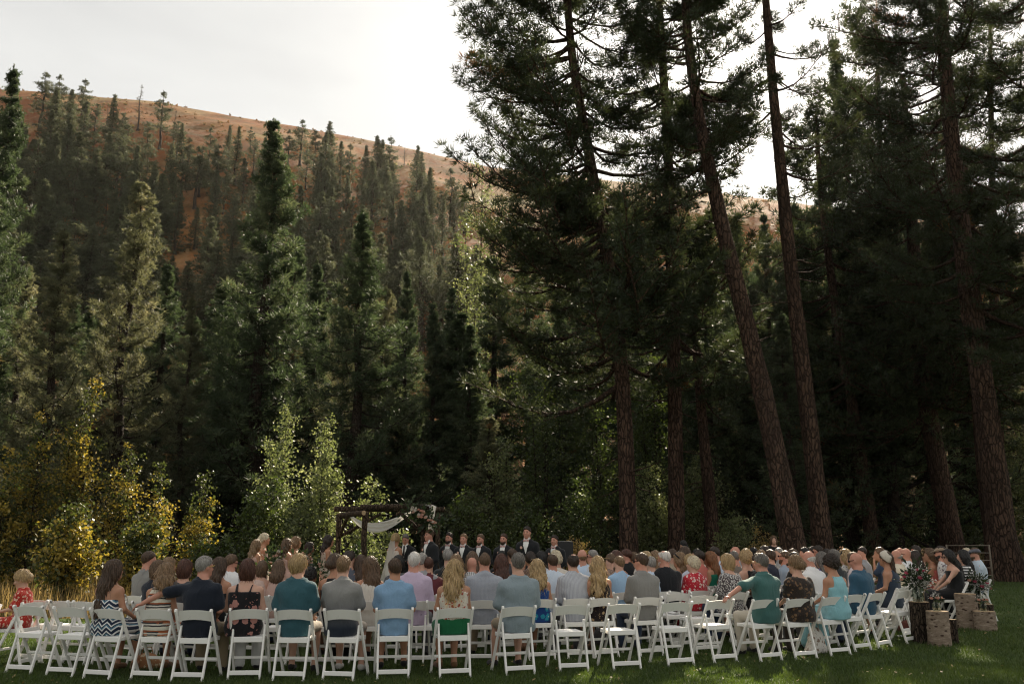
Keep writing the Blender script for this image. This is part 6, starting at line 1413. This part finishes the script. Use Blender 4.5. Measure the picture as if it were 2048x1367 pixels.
stander('photographer in pale grey shirt and black cap bending forward', 1360, 1085, 20.5, R(200), 'm', hair=('short', 'black'), top=P_('plain', (0.45, 0.45, 0.45)), neck='tee', sleeve=0.9, bottom=JEAN, lean=0.25, head=(0, -0.6), arms='hold', extra=(ex_cap(P_('plain', BLACK)),))
# ------------------------------------------------------------------ the arch of logs
M['log'] = m_bark('rough log bark', (0.050, 0.034, 0.024), (0.15, 0.105, 0.07), 2.2, 0.8)
def m_cut():
    t = NT('sawn end grain'); o = t.coord('Object'); n = t.noise(o, 18, 3)
    return t.done(t.bsdf(t.ramp(n, [(0.3, (0.30, 0.20, 0.11)), (0.7, (0.44, 0.32, 0.19))]), 0.85))
M['cut'] = m_cut()
arch = empty('wedding_arch', (x_at(760, 20.2), 20.2, 0)); tag(arch, 'rustic wedding arch of bark covered logs with braces and white drape', 'arch')
A0 = arch.location
def logpart(name, a, b, r, n=12):
    a, b = Vector(a) - A0, Vector(b) - A0; gen = random.Random(len(bpy.data.objects)); k = 7
    pts = [a.lerp(b, i / k) + Vector((gen.gauss(0, .008), gen.gauss(0, .008), gen.gauss(0, .005))) for i in range(k + 1)]
    mb = MB(); mb.tube(pts, [r * gen.uniform(.93, 1.07) for _ in pts], n, True, 0.04, gen); o = mb.build(name, M['log'], arch, True)
    for s_, e, d in ((0, a, a - b), (1, b, b - a)):
        d = d.normalized(); c = MB(); c.tube([e - d * .004, e + d * .006], [r * .88, r * .86], n); c.build('end_grain', M['cut'], o)
    return o
zt = at(760, 1020, 20.2).z
xl, xr = x_at(675, 21.0), x_at(851, 21.0); fl, fr = x_at(728, 19.4), x_at(846, 19.4)
FLp, FRp, BLp, BRp = Vector((fl, 19.4, 0)), Vector((fr, 19.4, 0)), Vector((xl, 21.0, 0)), Vector((xr + .25, 21.2, 0))
up = Vector((0, 0, zt))
for p in (FLp, BLp, FRp, BRp): logpart('post', p - Vector((0, 0, .1)), p + up * 0.975, 0.062)
ext = Vector((0.16, 0, 0.05))
logpart('beam', FLp + up - Vector((.1, 0, -.04)), FRp + up + ext, 0.066)
logpart('beam', BLp + up - Vector((.12, 0, -.05)), BRp + up + ext, 0.066)
logpart('side_beam', BLp + up + Vector((-.02, .22, -.10)), FLp + up + Vector((.0, -.22, -.08)), 0.058)
logpart('side_beam', BRp + up + Vector((0, .2, -.10)), FRp + up + Vector((0, -.2, -.08)), 0.058)
def brace(p, q, t=.55): logpart('brace', p + Vector((0, 0, zt - t)), p.lerp(q, .42) + Vector((0, 0, zt - .05)), 0.040)
brace(BLp, FLp, .62); brace(BLp, BRp, .60); brace(FRp, FLp, .55); brace(BRp, BLp, .55)
def m_drape():
    t = NT('white gauze'); o = t.coord('Object'); s = t.bsdf(t.mix(t.noise(o, 8, 3), (0.66, 0.64, 0.59), (0.78, 0.76, 0.72)), 0.85, t.bump(t.noise(t.mapping(o, (3, 3, 16)), 3, 3), 0.5, 0.03), 0.15)
    return t.done(t.thin(s, (0.75, 0.73, 0.68), 0.4))
M['drape'] = m_drape()
def drape(path, half, name, fold=0.03, up_=Vector((0, 0, 1))):
    V, F = [], []; n = len(path) - 1; m = 14
    for i, (p, hw) in enumerate(zip(path, half)):
        for j in range(m + 1):
            u = j / m * 2 - 1; q = Vector(p) + up_ * (u * hw) + Vector((0.3 * fold, fold, 0)) * math.sin(u * 8 + i * 0.35) * (0.5 + abs(hw) * 2)
            V.append(tuple(q - A0))
    for i in range(n):
        for j in range(m): a = i * (m + 1) + j; F.append((a, a + 1, a + m + 2, a + m + 1))
    return new_obj(name, np_mesh(name, np.array(V), [np.array(F)], M['drape'], True), arch)
s0, s1 = BLp + up + Vector((.28, -.1, -.1)), FRp + up + Vector((-.28, -.02, -.06))
pth, hw = [], []
for i in range(25):
    t_ = i / 24; q = s0.lerp(s1, t_); q.z -= 0.30 * math.sin(math.pi * t_ ** 0.85); pth.append(q); hw.append(0.035 + 0.075 * math.sin(math.pi * t_))
drape(pth, hw, 'drape')
pth = [FRp + up + Vector((-.05, -.02, .085)), FRp + up + Vector((.10, -.05, .10)), FRp + up + Vector((.20, -.06, .06))] + [FRp + Vector((.19 - .012 * i, -.06 + .02 * math.sin(i), zt - .02 - .13 * i)) for i in range(10)]
drape(pth, [.07, .08, .07] + [.06 - .002 * i for i in range(10)], 'drape_tail', 0.02, Vector((1, 0.2, 0)))
# ------------------------------------------------------------------ flowers
def petal_mat(n, c): return m_foliage(n, [(0.0, tuple(q * 0.75 for q in c)), (1.0, c)], 0.3, 0.6, tcol=(1.2, 1.1, 1.1))
M['rose_blush'] = petal_mat('blush petals', (0.74, 0.46, 0.36)); M['rose_white'] = petal_mat('cream petals', (0.82, 0.76, 0.66)); M['rose_pink'] = petal_mat('deep pink petals', (0.60, 0.10, 0.17)); M['rose_peach'] = petal_mat('peach petals', (0.70, 0.36, 0.27))
M['breath'] = petal_mat('small white blossom', (0.78, 0.77, 0.72)); M['greens'] = m_foliage('bouquet greens', [(0.0, (0.018, 0.032, 0.016)), (1.0, (0.060, 0.085, 0.036))], 0.3)
gf = np.random.default_rng(77)
def rose(parent, p, r, mat, n=16):
    V, F = [], []
    for k in range(n):
        t_ = k / n; a = k * 2.4; el = 1.25 - 1.15 * t_; rr = r * (0.25 + 0.75 * t_)
        d = np.array([math.cos(a) * math.cos(el), math.sin(a) * math.cos(el), math.sin(el)]); s_ = np.array([-math.sin(a), math.cos(a), 0]); u_ = np.cross(d, s_)
        c = np.array(p) + d * rr * 0.35; w = rr * 0.62; b = len(V)
        V += [c - u_ * w * .6, c + s_ * w + d * rr * .18, c + u_ * w + d * rr * .5, c - s_ * w + d * rr * .18]; F.append((b, b + 1, b + 2, b + 3))
    o = new_obj('rose', np_mesh('rose', np.array(V), [np.array(F)], M[mat], True, {'tint': gf.uniform(0, 1, len(V))}), parent); return o
def sprig(parent, name, c, R_, n, leaf, mat, flat=1.0, upw=0.3):
    P = np.array(c) + gf.normal(size=(n, 3)) * np.array(R_) * 0.62; D = unit(P - np.array(c) + np.array([0, 0, upw]) * np.mean(R_) + gf.normal(size=(n, 3)) * 0.05)
    s_ = unit(np.cross(D, gf.normal(size=(n, 3)))); L = (leaf * gf.uniform(.6, 1.3, n))[:, None]
    V = np.stack([P, P + D * L * .5 + s_ * L * .26 * flat, P + D * L, P + D * L * .5 - s_ * L * .26 * flat], 1).reshape(-1, 3)
    o_ = new_obj(name, np_mesh(name, V, [np.arange(4 * n).reshape(-1, 4)], M[mat], False, {'tint': np.repeat(gf.uniform(0, 1, n), 4)}), parent); o_['kind'] = 'stuff'; return o_
garl = empty('flower_garland', FRp + up + Vector((.02, -.10, -.10))); tag(garl, 'corner garland of blush and cream roses on the wooden arch', 'flowers')
for i in range(5): sprig(garl, 'greenery', (-.30 + .14 * i, -.02, .10 - .07 * i), (.16, .09, .14), 90, .10, 'greens')
for i in range(26):
    t_ = gf.uniform(0, 1); rose(garl, (-.30 + .56 * t_ + gf.normal() * .05, -.15 + gf.normal() * .03, .13 - .34 * t_ + gf.normal() * .05), gf.uniform(.045, .066), ('rose_blush', 'rose_white', 'rose_peach')[i % 3])
def bouquet(px, py, Y, label, R_=.15, nr=8, kinds=('rose_white', 'rose_blush')):
    b = empty('bouquet', at(px, py, Y)); tag(b, label, 'bouquet', 'bridesmaids bouquets')
    sprig(b, 'greenery', (0, 0, 0), (R_, R_, R_), 130, .085, 'greens')
    mb = MB(); [mb.tube([(gf.normal() * .012, gf.normal() * .012, -.05), (gf.normal() * .03, gf.normal() * .03, -.24)], [.005, .004], 5) for _ in range(7)]; mb.build('stems', M['greens'], b)['kind'] = 'stuff'
    for i in range(nr): rose(b, tuple(unit(gf.normal(size=(1, 3)) + [[0, -.6, .2]])[0] * R_ * .8), gf.uniform(.042, .06), kinds[i % len(kinds)])
bouquet(548, 1112, 17.9, 'bouquet of cream roses held between the two leftmost bridesmaids'); bouquet(532, 1138, 17.4, 'lower bouquet of cream flowers left of the flower girl'); bouquet(638, 1140, 18.6, 'bouquet of cream roses held by the bridesmaid in flowered gown'); bouquet(606, 1118, 18.4, 'bouquet half hidden behind the blond man in teal')

# ------------------------------------------------------------------ logs with jars of flowers at the right end
def m_birch():
    t = NT('pale birch bark'); o = t.coord('Object')
    base = t.ramp(t.noise(t.mapping(o, (3, 3, 9)), 2.0, 5, 0.7), [(0.3, (0.12, 0.085, 0.060)), (0.55, (0.26, 0.20, 0.15)), (0.75, (0.40, 0.33, 0.265))])
    lent = t.ramp(t.noise(t.mapping(o, (4, 4, 26)), 2.5, 4, 0.75), [(0.60, (0, 0, 0)), (0.68, (1, 1, 1))])
    scar = t.ramp(t.voronoi(t.mapping(o, (1, 1, 2.0)), 8.5), [(0.17, (1, 1, 1)), (0.30, (0, 0, 0))])
    c = t.mix(lent, base, (0.10, 0.065, 0.045)); c = t.mix(scar, c, (0.055, 0.030, 0.020))
    h = t.math('ADD', lent, t.noise(o, 12, 4)); return t.done(t.bsdf(c, 0.8, t.bump(h, 0.5, 0.015), 0.2))
M['birch'] = m_birch(); M['rough_bark'] = m_bark('deep furrowed bark', (0.055, 0.040, 0.030), (0.17, 0.125, 0.09), 2.4, 1.0)
GL = 'logs stood on end beside the chairs'
def stump(px, top_py, base_py, wpx, mat, label, Y=None):
    g_ = ground_at(px, base_py); Y = g_.y if Y is None else Y; x = x_at(px, Y, base_py); zt_ = at(px, top_py, Y).z; r = wpx / FPX * math.hypot(x, Y) / 2 * 0.97
    o = empty('log_stump', (x, Y + r * 0.5, 0)); tag(o, label, 'log', GL); gen = random.Random(px); mb = MB(); n = 26; k = 12
    ph = [gen.uniform(0, 6) for _ in range(4)]
    for i in range(k + 1):
        z = zt_ * i / k
        for j in range(n):
            a = 2 * math.pi * j / n; rr = r * (1 + .035 * math.sin(3 * a + ph[0] + z * 2) + .02 * math.sin(7 * a + ph[1] - z * 6) + .015 * gen.gauss(0, 1) + .04 * math.exp(-z * 9))
            mb.v.append((rr * math.cos(a), rr * math.sin(a), z))
    for i in range(k):
        for j in range(n): mb.f.append((i * n + j, i * n + (j + 1) % n, (i + 1) * n + (j + 1) % n, (i + 1) * n + j))
    mb.build('bark', M[mat], o, True)
    c = MB(); top = [mb.v[k * n + j] for j in range(n)]; c.add([(0, 0, zt_ + .003)] + [(x_ * .97, y_ * .97, zt_ + .002) for x_, y_, _ in top] + [(x_, y_, zt_ - .006) for x_, y_, _ in top], [(0, 1 + j, 1 + (j + 1) % n) for j in range(n)] + [(1 + j, 1 + n + j, 1 + n + (j + 1) % n, 1 + (j + 1) % n) for j in range(n)]); c.build('cut_face', M['cut'], o)
    return x, Y + r * 0.5, zt_
sA = stump(1849, 1203, 1286, 34, 'rough_bark', 'tall log with dark furrowed bark carrying the larger jar of flowers')
sB = stump(1886, 1222, 1291, 38, 'birch', 'pale birch log with dark scars in front of the furrowed log')
stump(1911, 1238, 1287, 15, 'rough_bark', 'slim dark log half hidden by the pale birch log')
sD = stump(1943, 1187, 1257, 36, 'birch', 'tall pale birch log farther right beside the chair of the woman in black')
sE = stump(1977, 1222, 1261, 36, 'birch', 'short pale birch log at the far right carrying a small jar')
sG = stump(1968, 1205, 1252, 36, 'rough_bark', 'furrowed log behind the two right birch logs', Y=17.2)
stump(1985, 1208, 1256, 14, 'rough_bark', 'slim log at the very right of the log group', Y=17.0)
def m_glass():
    t = NT('jar glass'); g_ = t.new('BsdfGlass'); g_.inputs['Roughness'].default_value = 0.02; g_.inputs['IOR'].default_value = 1.3; g_.inputs['Color'].default_value = (0.93, 0.96, 0.94, 1)
    tr = t.new('BsdfTransparent'); tr.inputs[0].default_value = (0.9, 0.93, 0.9, 1); m = t.new('MixShader'); m.inputs[0].default_value = 0.55; t.link(g_.outputs[0], m.inputs[1]); t.link(tr.outputs[0], m.inputs[2]); return t.done(m.outputs[0])
M['glass'] = m_glass()
def jar(s_, r, hj, label, flowers, big):
    b = empty('flower_jar', (s_[0], s_[1], s_[2] + .004)); tag(b, label, 'vase', 'glass jars of flowers on the logs')
    mb = MB(); mb.lathe([(r * .3, 0), (r * .9, .002), (r, hj * .06), (r, hj * .70), (r * .72, hj * .84), (r * .72, hj), (r * .66, hj), (r * .66, hj * .85), (r * .93, hj * .69), (r * .93, hj * .05), (r * .3, .008)], n=18); mb.build('jar', M['glass'], b, True)
    st = MB()
    for _ in range(12 if big else 6): st.tube([(gf.normal() * r * .3, gf.normal() * r * .3, .015), (gf.normal() * r * .35, gf.normal() * r * .35, hj), (gf.normal() * r * 1.2, gf.normal() * r * 1.2, hj * 1.25)], [.004, .004, .003], 5)
    st.build('stems', M['greens'], b)['kind'] = 'stuff'
    if big:
        C = (0, 0, hj + .13); sprig(b, 'greenery', C, (.125, .11, .115), 340, .085, 'greens', 0.8); sprig(b, 'greenery', (0, 0, hj + .10), (.16, .10, .13), 80, .10, 'greens', 0.6)
        sprig(b, 'blossom', (0, -.02, hj + .15), (.135, .12, .14), 420, .024, 'breath', 1.6); sprig(b, 'blossom', (.10, -.08, hj + .06), (.085, .08, .08), 220, .024, 'breath', 1.6)
    else: sprig(b, 'greenery', (0, 0, hj + .02), (.05, .05, .03), 40, .05, 'greens'); sprig(b, 'blossom', (0, 0, hj + .07), (.07, .06, .05), 110, .014, 'breath', 1.6)
    for (x, y, z, rr, mt) in flowers: rose(b, (x, y, hj + z), rr, mt)
jar(sA, .082, .235, 'tall glass jar with large pink and white bouquet on the furrowed log', [(-.17, -.06, .19, .05, 'rose_pink'), (-.19, -.02, .13, .045, 'rose_pink'), (.0, -.14, .12, .055, 'rose_pink'), (.0, -.06, .24, .045, 'rose_pink'), (.10, -.08, .22, .04, 'rose_pink'), (-.24, -.02, .09, .04, 'rose_peach'), (.16, -.04, .2, .04, 'rose_peach')], True)
jar(sB, .058, .15, 'small glass jar with peach roses on the pale birch log', [(-.075, -.02, .03, .042, 'rose_peach'), (.0, -.06, .035, .045, 'rose_peach'), (.07, -.02, .035, .045, 'rose_peach')], False)
jar(sG, .085, .22, 'tall glass jar with pink bouquet behind the tall birch log', [(-.17, -.08, .18, .055, 'rose_peach'), (-.22, -.05, .09, .05, 'rose_pink'), (-.08, -.1, .16, .055, 'rose_pink'), (.03, -.13, .07, .06, 'rose_pink'), (.17, -.06, .13, .05, 'rose_pink'), (.26, 0, .03, .04, 'rose_peach')], True)
jar(sE, .058, .15, 'small glass jar with peach roses on the far right short log', [(-.07, -.02, .03, .045, 'rose_peach'), (.0, -.05, .035, .04, 'rose_peach'), (.07, -.02, .03, .045, 'rose_peach')], False)

# ------------------------------------------------------------------ small things
gate = empty('pipe_gate', (x_at(1955, 30), 30, 0)); tag(gate, 'rusty pipe gate between the trunks behind the flat cap', 'gate')
zg = at(1955, 1090, 30).z
for sx_ in (-1.0, .42):
    mb = MB(); mb.tube([(sx_, 0, -.1), (sx_, 0, zg + .03)], [.028, .028], 8); mb.build('post', cloth('plain', (0.16, 0.13, 0.10)), gate, True)
for i in range(5):
    mb = MB(); mb.tube([(-1.0, 0, zg - .24 * i), (.42, 0, zg - .24 * i)], [.014, .014], 8); mb.build('rail', cloth('plain', (0.16, 0.13, 0.10)), gate, True)
sp = empty('speaker', (x_at(1130, 20.6), 20.6, 0)); tag(sp, 'dark speaker on a stand behind the last groomsman', 'speaker')
zs = at(1130, 1080, 20.6).z
b = MB(); b.box((0, 0, zs - .30), (.36, .30, .54)); b.build('cabinet', plastic('black cabinet', (0.012, 0.012, 0.013), 0.6), sp); b = MB(); b.box((0, 0, zs - .018), (.30, .26, .012)); b.build('lid', plastic('grey lid', (0.2, 0.2, 0.2), 0.4), sp); b = MB(); b.tube([(0, 0, 0), (0, 0, zs - .56)], [.02, .02], 8); b.build('pole', M['lens'], sp)
for q in range(3):
    b = MB(); b.tube([(0, 0, .45), (.4 * math.cos(q * 2.1), .4 * math.sin(q * 2.1), 0.01)], [.014, .012], 6); b.build('leg', M['lens'], sp)
pl = empty('planter', (x_at(719, 21.3), 21.3, 0)); tag(pl, 'black planter on a stand behind the front left arch post', 'planter')
zp = at(719, 1115, 21.3).z; b = MB(); b.lathe([(.0, zp - .30), (.11, zp - .30), (.16, zp), (.145, zp), (.10, zp - .26), (0, zp - .26)], n=14); b.build('pot', M['lens'], pl, True); b = MB(); b.tube([(0, 0, 0), (0, 0, zp - .3)], [.03, .03], 8); b.build('stand', M['lens'], pl)
sprig(pl, 'greenery', (0, 0, zp + .12), (.14, .14, .16), 120, .10, 'greens')
def bag(px, py, size, mat, label, rz=0.2):
    g_ = ground_at(px, py); o = empty('bag', (g_.x, g_.y, 0), rz); tag(o, label, 'bag'); F = Fld((-.3, -.2, -.02), (.3, .2, .5), .016); sx_, sy_, sz_ = size
    F.ell((0, 0, sz_ * .45), (sx_, sy_, sz_ * .55), 0); F.cone((-sx_ * .7, 0, .04), (sx_ * .7, 0, .04), sy_ * .95, sy_ * .95, .05); F.cut(lambda X, Y, Z: .004 - Z + 0 * X + 0 * Y); F.folds(.006, px); me = F.mesh('body', mat); new_obj('body', me, o)
    mb = MB(); mb.tube([(-sx_ * .5, 0, sz_ * .8), (-sx_ * .3, .0, sz_ * 1.3), (sx_ * .3, 0, sz_ * 1.3), (sx_ * .5, 0, sz_ * .8)], .008, 6); mb.build('handle', mat, o, True)
bag(1634, 1306, (.15, .09, .36), P_('floral', (0.58, 0.55, 0.5), (0.22, 0.16, 0.12), (0.3, 0.24, 0.2), 1.5), 'tall white patterned bag on the grass by the brown patterned top', 0.5)
bag(1200, 1290, (.15, .10, .26), P_('plain', (0.03, 0.028, 0.028)), 'dark handbag on the grass under the chair of the long blonde curls')
bag(292, 1337, (.15, .10, .20), P_('floral', (0.30, 0.14, 0.06), (0.5, 0.4, 0.26), (0.06, 0.03, 0.02), 1.6), 'patterned brown bag on the grass under the striped top woman')
bag(1815, 1262, (.14, .09, .20), P_('plain', (0.10, 0.03, 0.02)), 'brown bag on the grass behind the furrowed log')
g_ = ground_at(1800, 1273); mb = MB(); mb.ball((0, 0, .012), (.055, .045, .014), 12, 6); o = mb.build('paper_plate', P_('plain', (0.7, 0.69, 0.66)), None, True, loc=(g_.x, g_.y, .005)); tag(o, 'small crumpled white paper on the grass near the log', 'paper')
def sheet(x, y, z, rz, label, size=(.14, .21)):
    V, F = [], []
    for j in range(5):
        for i in range(4): V.append(((i / 3 - .5) * size[0], (j / 4 - .5) * size[1], .012 * math.sin(i * 1.2) + .006 * j))
    for j in range(4):
        for i in range(3): q = j * 4 + i; F.append((q, q + 1, q + 5, q + 4))
    o = new_obj('programme', np_mesh('programme', np.array(V), [np.array(F)], P_('plain', (0.72, 0.71, 0.69)), True), loc=(x, y, z)); o.rotation_euler = (0, 0, rz); tag(o, label, 'paper', 'printed programmes'); return o
o = sheet(gp.x - .36, 11.85, .69, .4, 'white paper held by the little girl in red', (.16, .22)); o.rotation_euler = (.5, .2, .4)
y_ = yrow(1345, 2.6); sheet(x_at(1345, y_, 1190), y_ + .05, .478, .5, 'white programme lying on the empty chair in front of the grey button shirt')

# ------------------------------------------------------------------ the air between here and the hill
def haze():
    t = NT('hazy air'); v = t.new('VolumePrincipled')
    v.inputs['Color'].default_value = (0.93, 0.93, 0.92, 1); v.inputs['Density'].default_value = 0.00004; v.inputs['Anisotropy'].default_value = 0.6
    t.link(v.outputs[0], t.out.inputs['Volume'])
    b = MB(); b.box((0, 120, 77), (760, 420, 160)); o = b.build('haze', t.m)
    tag(o, 'faint haze in the valley air', kind='stuff')
haze()
if 0: print(0)
